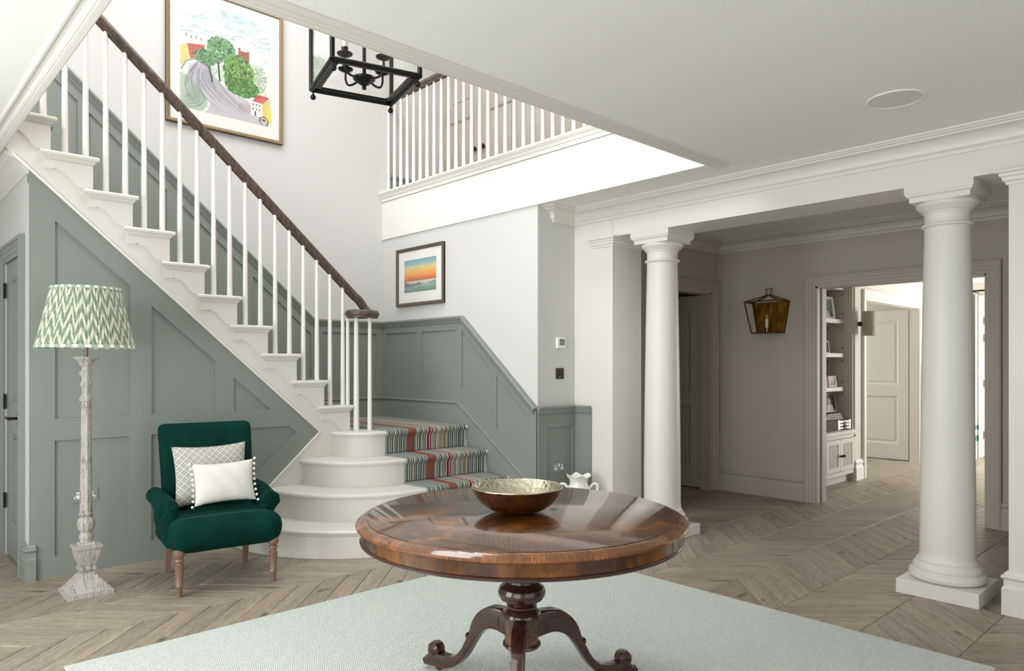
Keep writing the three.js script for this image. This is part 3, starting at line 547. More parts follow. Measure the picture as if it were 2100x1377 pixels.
// ---------------------------------------------------------------- columns
function column(v, label) {
  const x = 4.475, c = thing('column', label, 'column', [x, 0, v], 0, 'round columns of the colonnade');
  part('plinth', rbox(-0.197, 0.197, 0, 0.078, -0.2, 0.2, 0.002, 1), M.trim, c);
  part('base', lathe([[0, 0.078], [0.165, 0.078], [0.172, 0.082], [0.186, 0.09], [0.19, 0.105], [0.186, 0.122], [0.172, 0.13], [0.166, 0.134], [0.17, 0.142], [0.168, 0.158], [0.158, 0.168], [0.152, 0.172], [0.15, 0.178], [0.152, 0.184], [0.144, 0.19], [0.138, 0.205], [0.1365, 0.23], [0, 0.23]], 56), M.trim, c);
  const sh = []; for (let i = 0; i <= 24; i++) { const t = i / 24; sh.push([0.1355 - 0.0235 * Math.pow(t, 1.7), 0.225 + (2.03 - 0.225) * t]); }
  part('shaft', lathe(sh, 64, [0, 0, 0], 0.8), M.trim, c);
  part('capital', lathe([[0.112, 2.0], [0.112, 2.02], [0.116, 2.026], [0.127, 2.03], [0.129, 2.036], [0.127, 2.042], [0.114, 2.046], [0.112, 2.052], [0.112, 2.095], [0.114, 2.1], [0.12, 2.106], [0.12, 2.112], [0.128, 2.116], [0.132, 2.124], [0.142, 2.132], [0.152, 2.144], [0.154, 2.154], [0.15, 2.163], [0.14, 2.166], [0, 2.168]], 56), M.trim, c);
  const ab = (r) => r; // square abacus with a small moulding
  part('abacus', squareTurn([[0, 2.163], [0.148, 2.163], [0.148, 2.186], [0.15, 2.19], [0.156, 2.194], [0.162, 2.2], [0.164, 2.208], [0.168, 2.21], [0.168, 2.252], [0, 2.252]]), M.trim, c);
  return c;
}
column(3.154, 'white round column nearer the staircase, between pilaster and round table edge');
column(1.258, 'white round column at right of the doorway, its square plinth fully visible');
// ---------------------------------------------------------------- soft solids from distance fields
function netMesh(sdf, [x0, y0, z0], [x1, y1, z1], cell) {
  const nx = Math.ceil((x1 - x0) / cell) + 1, ny = Math.ceil((y1 - y0) / cell) + 1, nz = Math.ceil((z1 - z0) / cell) + 1, D = new Float32Array(nx * ny * nz), id = (i, j, k) => (k * ny + j) * nx + i;
  for (let k = 0; k < nz; k++) for (let j = 0; j < ny; j++) for (let i = 0; i < nx; i++) D[id(i, j, k)] = sdf(x0 + i * cell, y0 + j * cell, z0 + k * cell);
  const vert = new Int32Array(nx * ny * nz).fill(-1), P = [], tri = [];
  for (let k = 0; k < nz - 1; k++) for (let j = 0; j < ny - 1; j++) for (let i = 0; i < nx - 1; i++) {
    let n = 0, sx = 0, sy = 0, sz = 0;
    const edge = (a, b, c, d, e, f) => { const p = D[id(i + a, j + b, k + c)], q = D[id(i + d, j + e, k + f)]; if ((p < 0) !== (q < 0)) { const t = p / (p - q); n++; sx += a + (d - a) * t; sy += b + (e - b) * t; sz += c + (f - c) * t; } };
    for (let a = 0; a < 2; a++) for (let b = 0; b < 2; b++) { edge(0, a, b, 1, a, b); edge(a, 0, b, a, 1, b); edge(a, b, 0, a, b, 1); }
    if (n) { vert[id(i, j, k)] = P.length / 3; P.push(x0 + (i + sx / n) * cell, y0 + (j + sy / n) * cell, z0 + (k + sz / n) * cell); }
  }
  const quad = (a, b, c, d, flip) => { if (Math.min(a, b, c, d) < 0) return; if (flip) tri.push(a, c, b, a, d, c); else tri.push(a, b, c, a, c, d); };
  for (let k = 1; k < nz - 1; k++) for (let j = 1; j < ny - 1; j++) for (let i = 1; i < nx - 1; i++) {
    const s = D[id(i, j, k)] < 0;
    if (s !== (D[id(i + 1, j, k)] < 0)) quad(vert[id(i, j - 1, k - 1)], vert[id(i, j, k - 1)], vert[id(i, j, k)], vert[id(i, j - 1, k)], !s);
    if (s !== (D[id(i, j + 1, k)] < 0)) quad(vert[id(i - 1, j, k - 1)], vert[id(i - 1, j, k)], vert[id(i, j, k)], vert[id(i, j, k - 1)], !s);
    if (s !== (D[id(i, j, k + 1)] < 0)) quad(vert[id(i - 1, j - 1, k)], vert[id(i, j - 1, k)], vert[id(i, j, k)], vert[id(i - 1, j, k)], !s);
  }
  const g = new THREE.BufferGeometry(), N = [], e = cell * 0.5;
  for (let i = 0; i < P.length; i += 3) { const [x, y, z] = [P[i], P[i + 1], P[i + 2]], a = sdf(x + e, y, z) - sdf(x - e, y, z), b = sdf(x, y + e, z) - sdf(x, y - e, z), c = sdf(x, y, z + e) - sdf(x, y, z - e), l = Math.hypot(a, b, c) || 1; N.push(a / l, b / l, c / l); }
  g.setAttribute('position', new THREE.Float32BufferAttribute(P, 3)); g.setAttribute('normal', new THREE.Float32BufferAttribute(N, 3)); g.setIndex(tri);
  const q = g.toNonIndexed(), p = q.attributes.position.array, m = q.attributes.normal.array; // check winding against the field's normals
  let d = 0; for (let i = 0; i < p.length; i += 9) { const ux = p[i + 3] - p[i], uy = p[i + 4] - p[i + 1], uz = p[i + 5] - p[i + 2], vx = p[i + 6] - p[i], vy = p[i + 7] - p[i + 1], vz = p[i + 8] - p[i + 2]; d += (uy * vz - uz * vy) * m[i] + (uz * vx - ux * vz) * m[i + 1] + (ux * vy - uy * vx) * m[i + 2]; }
  if (d < 0) for (const A of [p, m]) for (let i = 0; i < A.length; i += 9) for (let c = 0; c < 3; c++) { const t = A[i + 3 + c]; A[i + 3 + c] = A[i + 6 + c]; A[i + 6 + c] = t; }
  return q;
}
const sdBox = (x, y, z, a, b, c, r) => { const dx = Math.abs(x) - a + r, dy = Math.abs(y) - b + r, dz = Math.abs(z) - c + r; return Math.hypot(Math.max(dx, 0), Math.max(dy, 0), Math.max(dz, 0)) + Math.min(Math.max(dx, dy, dz), 0) - r; };
const smin = (a, b, k) => { const h = Math.max(k - Math.abs(a - b), 0) / k; return Math.min(a, b) - h * h * k / 4; };

// ---------------------------------------------------------------- round walnut tripod table
const TX = 1.839, TV = 1.922, TH0 = 0.72;
{
  const burr = tex(1024, 1024, (u, v) => {
    const wx = fbm(u * 5, v * 5, 5, 5, 101, 4), wy = fbm(u * 5, v * 5, 5, 5, 131, 4), a = fbm(u * 4 + wx * 3, v * 9 + wy * 4, 64, 64, 141, 5), b = fbm(u * 40 + wy * 6, v * 160 + wx * 30, 640, 640, 151, 3), eye = smooth(0.66, 0.78, fbm(u * 26, v * 26, 26, 26, 161, 3));
    let l = 0.42 + 1.25 * (a - 0.5) + 0.42 * (b - 0.5) - 0.25 * eye; l = clamp(l, 0.04, 1);
    return [mix(52, 158, l), mix(26, 97, l), mix(10, 46, l * l)];
  });
  const band = tex(1024, 128, (u, v) => { const s = Math.floor(u * 26), t = 0.86 + 0.26 * hash(s, 3, 7), g = fbm(u * 400, v * 6, 400, 6, 171, 2), e = Math.abs(((u * 26) % 1) - 0.5) > 0.49 ? 0.7 : 1, l = t * (0.72 + 0.55 * g) * e; return [l * 124, l * 74, l * 34]; });
  const red = tex(256, 256, (u, v) => { const n = fbm(u * 6, v * 40, 6, 40, 181, 3), l = 0.75 + 0.6 * (n - 0.5); return [l * 74, l * 34, l * 24]; });
  const polish = { clearcoat: 1, clearcoatRoughness: 0.07, specularIntensity: 0.6 };
  const burrM = phys('#ffffff', 0.35, { map: sized(burr, 0.9), ...polish }), bandT = band.clone(); bandT.repeat.set(3, 1); bandT.needsUpdate = true;
  const bandM = phys('#ffffff', 0.35, { map: bandT, ...polish }), frT = burr.clone(); frT.repeat.set(4, 0.06); frT.needsUpdate = true;
  const friezeM = phys('#ffffff', 0.35, { map: frT, ...polish }), mahog = phys('#ffffff', 0.35, { map: sized(red, 0.3), clearcoat: 0.9, clearcoatRoughness: 0.12, specularIntensity: 0.6 }), blockM = phys('#ffffff', 0.4, { map: sized(burr, 0.5), clearcoat: 0.5, clearcoatRoughness: 0.2 });
  const t = thing('pedestal_table', 'round polished walnut pedestal table with moulded edge and three scrolled legs', 'table', [TX, 0, TV]);
  part('table_top', lathe([[0, TH0 - 0.02], [0.568, TH0 - 0.02], [0.568, TH0 - 0.0008], [0.566, TH0], [0, TH0]], 128), burrM, t);
  part('moulded_edge', lathe([[0.56, TH0 - 0.03], [0.592, TH0 - 0.03], [0.6, TH0 - 0.0285], [0.605, TH0 - 0.025], [0.605, TH0 - 0.021], [0.602, TH0 - 0.016], [0.595, TH0 - 0.012], [0.588, TH0 - 0.0085], [0.58, TH0 - 0.004], [0.573, TH0 - 0.0025], [0.568, TH0 - 0.0025], [0.568, TH0 - 0.001], [0.56, TH0 - 0.001]], 128), bandM, t, true);
  part('frieze', lathe([[0.54, TH0 - 0.075], [0.584, TH0 - 0.075], [0.587, TH0 - 0.07], [0.587, TH0 - 0.03], [0.54, TH0 - 0.03]], 128), friezeM, t, true);
  part('lower_bead', lathe([[0.55, TH0 - 0.085], [0.586, TH0 - 0.085], [0.591, TH0 - 0.081], [0.591, TH0 - 0.077], [0.587, TH0 - 0.073], [0.55, TH0 - 0.073]], 128), mahog, t);
  part('underframe', [box(-0.42, 0.42, TH0 - 0.085, TH0 - 0.02, -0.04, 0.04), box(-0.18, 0.18, TH0 - 0.1, TH0 - 0.02, -0.16, 0.16)], mahog, t);
  part('pedestal', lathe([[0, 0.62], [0.16, 0.62], [0.16, 0.6], [0.08, 0.58], [0.066, 0.54], [0.058, 0.495], [0.056, 0.475], [0.058, 0.462], [0.07, 0.452], [0.083, 0.442], [0.089, 0.428], [0.088, 0.414], [0.079, 0.4], [0.062, 0.39], [0.05, 0.385], [0.046, 0.381], [0.05, 0.377], [0.056, 0.375], [0.056, 0.369], [0.05, 0.366], [0.056, 0.362], [0.068, 0.354], [0.073, 0.345], [0.074, 0.337], [0.068, 0.332], [0, 0.332]], 48), mahog, t);
  const oct = new THREE.CylinderGeometry(0.066, 0.066, 0.104, 8, 1); oct.rotateY(0.35); oct.translate(0, 0.284, 0);
  part('block', oct.toNonIndexed(), blockM, t);
  part('boss', lathe([[0, 0.215], [0.05, 0.216], [0.066, 0.222], [0.072, 0.23], [0.07, 0.236], [0, 0.236]], 32), mahog, t);
  const C = (pts, n) => new THREE.CatmullRomCurve3(pts.map(([a, b]) => new THREE.Vector3(a, b, 0)), false, 'centripetal').getPoints(n).map((p) => [p.x, p.y]);
  const upE = C([[0.05, 0.336], [0.1, 0.342], [0.15, 0.336], [0.195, 0.31], [0.228, 0.268], [0.243, 0.228], [0.25, 0.206]], 22), dnE = C([[0.268, 0.178], [0.29, 0.14], [0.322, 0.108], [0.36, 0.09], [0.4, 0.086], [0.43, 0.09]], 16);
  const lowE = C([[0.5, 0.03], [0.44, 0.036], [0.38, 0.042], [0.325, 0.066], [0.28, 0.11], [0.24, 0.17], [0.205, 0.218], [0.165, 0.25], [0.12, 0.262], [0.05, 0.25]], 36);
  const leg = [...upE, [0.262, 0.21], [0.266, 0.2], [0.26, 0.192], ...dnE, [0.45, 0.1], [0.47, 0.082], [0.486, 0.052], ...lowE];
  const loopO = [...C([[0.09, 0.32], [0.145, 0.314], [0.185, 0.29], [0.214, 0.252], [0.226, 0.222], [0.214, 0.205]], 16), ...C([[0.2, 0.222], [0.165, 0.252], [0.125, 0.272], [0.09, 0.272]], 8)], cen = [0.155, 0.272], loopI = loopO.map(([a, b]) => [cen[0] + (a - cen[0]) * 0.955, cen[1] + (b - cen[1]) * 0.92]);
  [98, -18, 222].forEach((deg) => {
    const a = deg * Math.PI / 180, map = (s, h, q) => { const c = Math.cos(a), n = Math.sin(a); return [s * c - q * n, h, -(s * n + q * c)]; };
    const sh = new THREE.Shape(V2(leg)), core = new THREE.ExtrudeGeometry(sh, { depth: 0.036, bevelEnabled: true, bevelThickness: 0.007, bevelSize: 0.006, bevelOffset: -0.004, bevelSegments: 3, steps: 1 });
    core.translate(0, 0, -0.018); core.rotateY(a);
    const o = part('leg', [soft(core, 0.5), prism(loopI, 0.0245, 0.0268, map), prism(loopI, -0.0268, -0.0245, map)], mahog, t);
    const band2 = prism(leg.map(([s, h]) => [s, h]), 0.0, 0.0005, map);
    part('scroll', [lathe([[0, -0.03], [0.018, -0.03], [0.03, -0.02], [0.034, 0], [0.03, 0.02], [0.018, 0.03], [0, 0.03]], 20).rotateX(Math.PI / 2).translate(0.448, 0.098, 0).rotateY(a), lathe([[0, -0.034], [0.011, -0.034], [0.013, -0.03], [0.013, 0.03], [0.011, 0.034], [0, 0.034]], 16).rotateX(Math.PI / 2).translate(0.448, 0.09, 0).rotateY(a)], mahog, o);
    part('toe', [lathe([[0, -0.02], [0.012, -0.02], [0.018, 0], [0.012, 0.02], [0, 0.02]], 16).rotateX(Math.PI / 2).translate(0.495, 0.045, 0).rotateY(a)], mahog, o);
    part('caster', ball(0.016, [0.43, 0.03, 0]).rotateY(a), mahog, o);
  });
  // bowl
  const hammer = sized(tex(256, 256, (u, v) => { let m = 1; for (let i = -1; i < 2; i++) for (let j = -1; j < 2; j++) { const a = Math.floor(u * 12) + i, b = Math.floor(v * 12) + j, h = (n) => hash(((a % 12) + 12) % 12, ((b % 12) + 12) % 12, n); m = Math.min(m, Math.hypot(u * 12 - a - h(1), v * 12 - b - h(2))); } return [255 * clamp(m)]; }, false), 0.2);
  const bx = TX - 0.012, bv = TV + 0.012, b = thing('metal_bowl', 'shallow hammered metal bowl, silver inside and dark bronze outside, on the round table', 'bowl', [bx, TH0, bv]);
  const prof = (k) => { const r = []; for (let i = 0; i <= 16; i++) { const q = i / 16 * 1.22; r.push([0.055 + (0.17 - 0.055) * Math.sin(q) / Math.sin(1.22) - k * 0.0, 0.003 + 0.09 * (1 - Math.cos(q)) / (1 - Math.cos(1.22)) + k]); } return r; };
  part('outer_shell', lathe([[0, 0], [0.05, 0], ...prof(0)], 64, [0, 0, 0], 0.8), phys('#a58a66', 0.22, { map: sized(burr, 0.35), clearcoat: 0.8, clearcoatRoughness: 0.1 }), b);
  part('lining', lathe([...prof(0).reverse().map(([r, h]) => [r - 0.0035, h + 0.0025]), [0, 0.006]], 64, [0, 0, 0], 0.8), mat('#d9d2bd', 0.16, { metalness: 1, bumpMap: hammer, bumpScale: 0.002 }), b);
  part('rim', new THREE.TorusGeometry(0.1685, 0.0026, 8, 64).rotateX(Math.PI / 2).translate(0, 0.0945, 0).toNonIndexed(), mat('#cfc7b2', 0.2, { metalness: 1 }), b);
}

// ---------------------------------------------------------------- white ruffled vase by the nib wall
{
  const t = thing('ruffled_vase', 'white ceramic vase with ruffled rim on the floor behind the round table', 'vase', [4.1, 0, 3.655]);
  const pts = [[0, 0.002], [0.075, 0.002], [0.08, 0.02], [0.06, 0.05], [0.07, 0.1], [0.105, 0.2], [0.11, 0.28], [0.09, 0.345], [0.072, 0.375], [0.068, 0.395], [0.074, 0.425], [0.092, 0.447], [0.096, 0.45], [0.088, 0.448], [0.068, 0.425], [0.06, 0.395], [0.06, 0.36], [0, 0.35]];
  const g = new THREE.LatheGeometry(V2(pts), 64), p = g.attributes.position; // ruffle
  for (let i = 0; i < p.count; i++) { const x = p.getX(i), y = p.getY(i), z = p.getZ(i), a = Math.atan2(z, x), k = smooth(0.41, 0.45, y); p.setXYZ(i, x * (1 + 0.09 * k * Math.sin(a * 6)), y * 0.93 + 0.01 * k * Math.sin(a * 6 + 1), z * (1 + 0.09 * k * Math.sin(a * 6))); }
  g.computeVertexNormals();
  const cer = phys('#f3f2ee', 0.25, { clearcoat: 0.6, clearcoatRoughness: 0.15 });
  part('body', g.toNonIndexed(), cer, t);
  for (const s of [-1, 1]) part('handle', tube([[s * 0.085, 0.32, 0], [s * 0.11, 0.352, 0], [s * 0.138, 0.35, 0], [s * 0.145, 0.32, 0], [s * 0.125, 0.27, 0], [s * 0.105, 0.24, 0]].map(([x, y]) => [x * 0.73, y, -x * 0.68]), 0.011, 24, 8), cer, t);
}

// ---------------------------------------------------------------- green velvet armchair with two cushions
const CH = [1.612, 0, 4.3], CT = -0.1435;
const chairPoint = (x, y, z) => [CH[0] + x * Math.cos(CT) + z * Math.sin(CT), y, CH[2] + x * Math.sin(CT) - z * Math.cos(CT)];
{
  const pile = sized(tex(256, 256, (u, v) => { const n = 0.8 + 0.4 * fbm(u * 6, v * 6, 6, 6, 201, 4); return [n * 4, n * 48, n * 41]; }), 0.5);
  const velvet = phys('#ffffff', 0.85, { map: pile, sheen: 1, sheenColor: new THREE.Color(0.05, 0.3, 0.24), sheenRoughness: 0.32, specularIntensity: 0.2 });
  const legW = phys('#7d6350', 0.4, { clearcoat: 0.3, clearcoatRoughness: 0.3 });
  const c = thing('armchair', 'dark green velvet armchair with scrolled arms and turned wooden front legs', 'armchair', CH, CT);
  // seat: fat front roll, upright sides
  const seat = (x, y, z) => { const yy = y - 0.322 + 0.03 * z; const w = 0.285 - 0.02 * smooth(0.1, -0.3, z); const crown = 0.02 * (1 - (x / 0.3) ** 2); const b = sdBox(x, yy - crown / 2, z - 0.0, w, 0.078 + crown / 2, 0.28, 0.05); const roll = Math.hypot(Math.max(Math.abs(x) - 0.225, 0), (y - 0.326) * 0.95, z - 0.25) - 0.076; return smin(b, roll, 0.05) + 0.0016 * Math.sin(26 * Math.atan2(y - 0.326, Math.abs(x) - 0.2)) * smooth(0.22, 0.28, Math.abs(x)) * smooth(0.18, 0.26, z); };
  part('seat', netMesh(seat, [-0.34, 0.2, -0.34], [0.34, 0.46, 0.36], 0.0095), velvet, c);
  // back, leaning
  const back = (x, y, z) => { const t = clamp((y - 0.3) / 0.6, -0.3, 1.2), zz = z + 0.232 + 0.112 * t * t * 0.9; const w = 0.262 + 0.012 * smooth(0.2, 1, t); return sdBox(x, y - 0.59, zz, w, 0.312, 0.062 - 0.012 * t - 0.012 * (x / 0.28) ** 2, 0.036); };
  part('backrest', netMesh(back, [-0.33, 0.24, -0.48], [0.33, 0.94, -0.1], 0.0105), velvet, c);
  for (const s of [-1, 1]) {
    const arm = (x0, y, z) => { const x = x0 * s, yc = 0.476 - 0.03 * smooth(-0.2, 0.1, z); const roll = Math.max(Math.hypot(x - 0.292, y - yc) - 0.046, Math.abs(z + 0.1) - 0.2); const panel = sdBox(x - 0.262, y - 0.36, z + 0.09, 0.03, 0.13, 0.19, 0.025); const waist = sdBox(x - 0.272, y - 0.4, z + 0.09, 0.022, 0.08, 0.19, 0.02); return smin(smin(roll, panel, 0.03), waist, 0.03) - 0.004 + 0.0022 * Math.sin(Math.atan2(y - yc, x - 0.292) * 6) * smooth(0.05, 0.1, z); };
    part('arm', netMesh(arm, [s > 0 ? 0.2 : -0.37, 0.2, -0.34], [s > 0 ? 0.37 : -0.2, 0.56, 0.15], 0.009), velvet, c);
  }
  const turn = [[0, 0], [0.013, 0], [0.0135, 0.005], [0.0165, 0.05], [0.0205, 0.058], [0.0225, 0.064], [0.0205, 0.07], [0.0185, 0.076], [0.021, 0.12], [0.024, 0.17], [0.0255, 0.176], [0.018, 0.181], [0.017, 0.187], [0.023, 0.193], [0.0255, 0.2], [0.023, 0.207], [0.0175, 0.211], [0.019, 0.216], [0.026, 0.222], [0.031, 0.234], [0.03, 0.262], [0, 0.262]];
  for (const s of [-1, 1]) part('leg', lathe(turn, 24).translate(s * 0.2525, 0, 0.262), legW, c);
  for (const s of [-1, 1]) { const g = new THREE.CylinderGeometry(0.026, 0.0195, 0.28, 4, 1).rotateY(Math.PI / 4); g.translate(0, 0.14, 0); const p = g.attributes.position; for (let i = 0; i < p.count; i++) p.setZ(i, p.getZ(i) - 0.05 * (1 - (p.getY(i) / 0.28)) + 0.03); g.computeVertexNormals(); part('leg', soft(g.toNonIndexed(), 0.3).translate(s * 0.226, 0, -0.248), legW, c); }
  // cushions
  function pillow(w, h, d, n = 26) {
    const pos = [], uv = [], f = (u, v, side) => { const k = (1 - Math.pow(Math.abs(u), 2.6)) * (1 - Math.pow(Math.abs(v), 2.6)), wr = 0.004 * Math.sin(u * 9 + v * 5) * k; return [w / 2 * u * (1 - 0.07 * (1 - v * v)), h / 2 * v * (1 - 0.09 * (1 - u * u)), side * (d / 2 * Math.pow(Math.max(k, 0), 0.55) + wr)]; };
    for (const side of [1, -1]) for (let i = 0; i < n; i++) for (let j = 0; j < n; j++) {
      const q = [[i, j], [i + 1, j], [i + 1, j + 1], [i, j + 1]].map(([a, b]) => [a / n * 2 - 1, b / n * 2 - 1]);
      for (const t of side > 0 ? [0, 1, 2, 0, 2, 3] : [0, 2, 1, 0, 3, 2]) { pos.push(...f(q[t][0], q[t][1], side)); uv.push((q[t][0] + 1) / 2 * w, (q[t][1] + 1) / 2 * h); }
    }
    const g = new THREE.BufferGeometry(); g.setAttribute('position', new THREE.Float32BufferAttribute(pos, 3)); g.setAttribute('uv', new THREE.Float32BufferAttribute(uv, 2));
    return soft(g, 1.2);
  }
  const lattice = sized(tex(128, 128, (u, v) => { const a = Math.abs(((u + v) % 1) - 0.5), b = Math.abs((((u - v) % 1) + 1) % 1 - 0.5), line = Math.max(a, b) > 0.43, core = Math.abs(u - 0.5) + Math.abs(v - 0.5), n = 0.93 + 0.14 * fbm(u * 24, v * 24, 24, 24, 211, 2); const l = line || (core < 0.1) || Math.abs(Math.hypot(Math.min(u, 1 - u), Math.min(v, 1 - v))) < 0.08 ? 222 : core < 0.34 || Math.min(u, 1 - u) + Math.min(v, 1 - v) < 0.34 ? 158 : 176; return [l * n, l * n * 0.985, l * n * 0.955]; }), 0.044);
  const linen = sized(tex(256, 256, (u, v) => { const n = 0.94 + 0.1 * fbm(u * 120, v * 120, 120, 120, 221, 2); return [n * 226, n * 222, n * 214]; }), 0.1);
  const weave = sized(tex(128, 128, (u, v) => [255 * fbm(u * 64, v * 64, 64, 64, 231, 2)], false), 0.06);
  const lay = (o, x, y, z, lean, roll) => { const p = chairPoint(x, y, z); o.position.set(p[0], p[1], -p[2]); o.rotation.set(lean, CT, roll, 'YXZ'); };
  const c1 = thing('cushion', 'square grey lattice patterned cushion leaning on the green armchair back', 'cushion'); lay(c1, -0.012, 0.607, -0.105, -0.24, 0.015);
  part('cover', pillow(0.425, 0.36, 0.11), mat('#ffffff', 0.9, { map: lattice, bumpMap: weave, bumpScale: 0.001 }), c1, true);
  const c2 = thing('cushion', 'small plain white rectangular cushion with bobble trim on the green armchair', 'cushion'); lay(c2, 0.03, 0.572, 0.046, -0.24, 0.02);
  part('cover', pillow(0.345, 0.245, 0.09), mat('#ffffff', 0.9, { map: linen, bumpMap: weave, bumpScale: 0.0008 }), c2, true);
  for (const s of [-1, 1]) for (let i = 0; i < 9; i++) { const v = -1 + i / 4; part('bobble', ball(0.0085, [s * (0.172 * (1 - 0.07 * (1 - v * v)) + 0.012), 0.13 * v * 0.96, 0], 10), mat('#e7e4dc', 0.95), c2); }
}

// ---------------------------------------------------------------- distressed floor lamp with pleated shade
{
  const wash = tex(256, 512, (u, v) => { const g = fbm(u * 90, v * 6, 90, 6, 241, 3), p = fbm(u * 9, v * 7, 9, 7, 251, 4), f = fbm(u * 200, v * 30, 200, 30, 261, 2), k = 0.85 * smooth(0.48, 0.68, g * 0.6 + f * 0.4) * smooth(0.25, 0.55, p) + 0.6 * smooth(0.68, 0.8, p); return [mix(182, 112, k), mix(178, 102, k), mix(171, 95, k)]; });
  const m = mat('#ffffff', 0.8, { map: sized(wash, 0.16, 0.3), bumpMap: sized(tex(256, 256, (u, v) => [255 * fbm(u * 90, v * 6, 90, 6, 241, 3)], false), 0.16, 0.3), bumpScale: 0.003 });
  const l = thing('floor_lamp', 'distressed whitewashed wooden floor lamp with pleated green ikat shade', 'floor lamp', [0.975, 0, 4.52]);
  part('base', squareTurn([[0, 0.0], [0.112, 0.0], [0.112, 0.024], [0.1, 0.027], [0.092, 0.042], [0.088, 0.044], [0.078, 0.06], [0.074, 0.062], [0.062, 0.078], [0.058, 0.08], [0.05, 0.092], [0.046, 0.1], [0.036, 0.108], [0.032, 0.122], [0, 0.122]]), m, l);
  part('urn', squareTurn([[0, 0.12], [0.033, 0.12], [0.042, 0.13], [0.042, 0.142], [0.035, 0.15], [0.037, 0.162], [0.05, 0.195], [0.058, 0.235], [0.058, 0.25], [0.066, 0.252], [0.066, 0.268], [0.04, 0.27], [0.034, 0.282], [0, 0.284]]), m, l);
  part('lower_turning', lathe([[0, 0.28], [0.03, 0.28], [0.033, 0.286], [0.03, 0.292], [0.035, 0.302], [0.036, 0.316], [0.03, 0.328], [0.028, 0.334], [0.03, 0.34], [0.042, 0.36], [0.0455, 0.383], [0.042, 0.405], [0.032, 0.42], [0.031, 0.426], [0.036, 0.432], [0.036, 0.44], [0.03, 0.446], [0, 0.446]], 10), m, l);
  const fl = new THREE.CylinderGeometry(0.0225, 0.0295, 0.625, 24, 8); { const p = fl.attributes.position; for (let i = 0; i < p.count; i++) { const a = Math.atan2(p.getZ(i), p.getX(i)), k = 1 + 0.07 * Math.cos(a * 8); p.setX(i, p.getX(i) * k); p.setZ(i, p.getZ(i) * k); } } fl.computeVertexNormals(); fl.translate(0, 0.757, 0);
  part('shaft', fl.toNonIndexed(), m, l);
  part('upper_turning', lathe([[0, 1.062], [0.03, 1.062], [0.034, 1.068], [0.034, 1.076], [0.029, 1.084], [0.024, 1.1], [0.022, 1.122], [0.024, 1.142], [0.03, 1.15], [0.034, 1.156], [0.03, 1.163], [0.024, 1.172], [0.021, 1.186], [0.024, 1.202], [0.032, 1.212], [0.034, 1.22], [0.031, 1.228], [0.022, 1.236], [0.021, 1.25], [0.028, 1.262], [0.034, 1.266], [0.034, 1.276], [0.04, 1.286], [0.06, 1.298], [0.066, 1.304], [0.064, 1.31], [0, 1.312]], 8), m, l);
  part('stem', rod([0, 1.31, 0], [0, 1.66, 0], 0.0105), mat('#8a7565', 0.4, { metalness: 0.3 }), l);
  part('bulb', [lathe([[0, 1.4], [0.013, 1.4], [0.013, 1.43], [0.03, 1.47], [0.03, 1.49], [0.02, 1.51], [0, 1.515]], 16, [0.03, 0, 0])], phys('#f5f5f0', 0.4), l);
  // shade: pleats as ripples, ikat zigzags printed round it
  const ik = tex(1024, 512, (u, v) => {
    // flame-stitch zigzags, each pleat slipped a little against the next
    const n = 25, s = Math.floor(u * 84), x = u * n + 0.12 * (hash(s, 2, 9) - 0.5), k = Math.abs((((x % 1) + 1) % 1) - 0.5) * 2, slip = 0.22 * (hash(s, 1, 5) - 0.5) + 0.12 * (vnoise(u * 170, v * 30, 170, 30, 271) - 0.5);
    const y = (((v * 3.8 + k * 1.05 + slip + 0.3 * hash(Math.floor(x), 3, 4)) % 1) + 1) % 1, w = 0.46 + 0.2 * (vnoise(u * 51, v * 7, 51, 7, 291) - 0.5), e = 0.95 + 0.1 * fbm(u * 200, v * 60, 200, 60, 301, 2);
    return y < w ? [222 * e, 222 * e, 202 * e] : [139 * e, 155 * e, 135 * e];
  });
  const shadeGeo = (off, y0, y1, r0, r1, amp, bands = 10) => {
    const N = 420, pos = [], uv = [], R = (a, t) => mix(r0, r1, t) + off + amp * Math.sin(a * 84 + 2 * Math.sin(a * 5)) * (1 - 0.35 * t);
    const P = (i, j) => { const a = i / N * Math.PI * 2, t = j / bands, r = R(a, t); return [r * Math.cos(a), mix(y0, y1, t), r * Math.sin(a)]; };
    for (let i = 0; i < N; i++) for (let j = 0; j < bands; j++) for (const [a, b] of [[0, 0], [0, 1], [1, 1], [0, 0], [1, 1], [1, 0]]) { pos.push(...P(i + a, j + b)); uv.push((i + a) / N, (j + b) / bands); }
    const g = new THREE.BufferGeometry(); g.setAttribute('position', new THREE.Float32BufferAttribute(pos, 3)); g.setAttribute('uv', new THREE.Float32BufferAttribute(uv, 2)); return soft(g, 1.0);
  };
  const cloth = phys('#ffffff', 0.95, { map: ik, transmission: 0.25, thickness: 0, side: THREE.DoubleSide });
  const sh = part('lamp_shade', shadeGeo(0, 1.362, 1.69, 0.24, 0.167, 0.0035), cloth, l, true);
  const trimT = tex(512, 16, (u) => { const x = (u * 26) % 1; return x < 0.42 ? [232, 231, 212] : [150, 168, 150]; });
  const trimM = mat('#ffffff', 0.9, { map: trimT });
  part('shade_trim', shadeGeo(0.0055, 1.358, 1.374, 0.24, 0.2365, 0, 1), trimM, sh, true); part('shade_trim', shadeGeo(0.0055, 1.68, 1.694, 0.169, 0.166, 0, 1), trimM, sh, true);
  part('lining', shadeGeo(-0.008, 1.364, 1.688, 0.238, 0.165, 0, 2), phys('#efede2', 0.95, { transmission: 0.3, thickness: 0, side: THREE.DoubleSide }), sh, true);
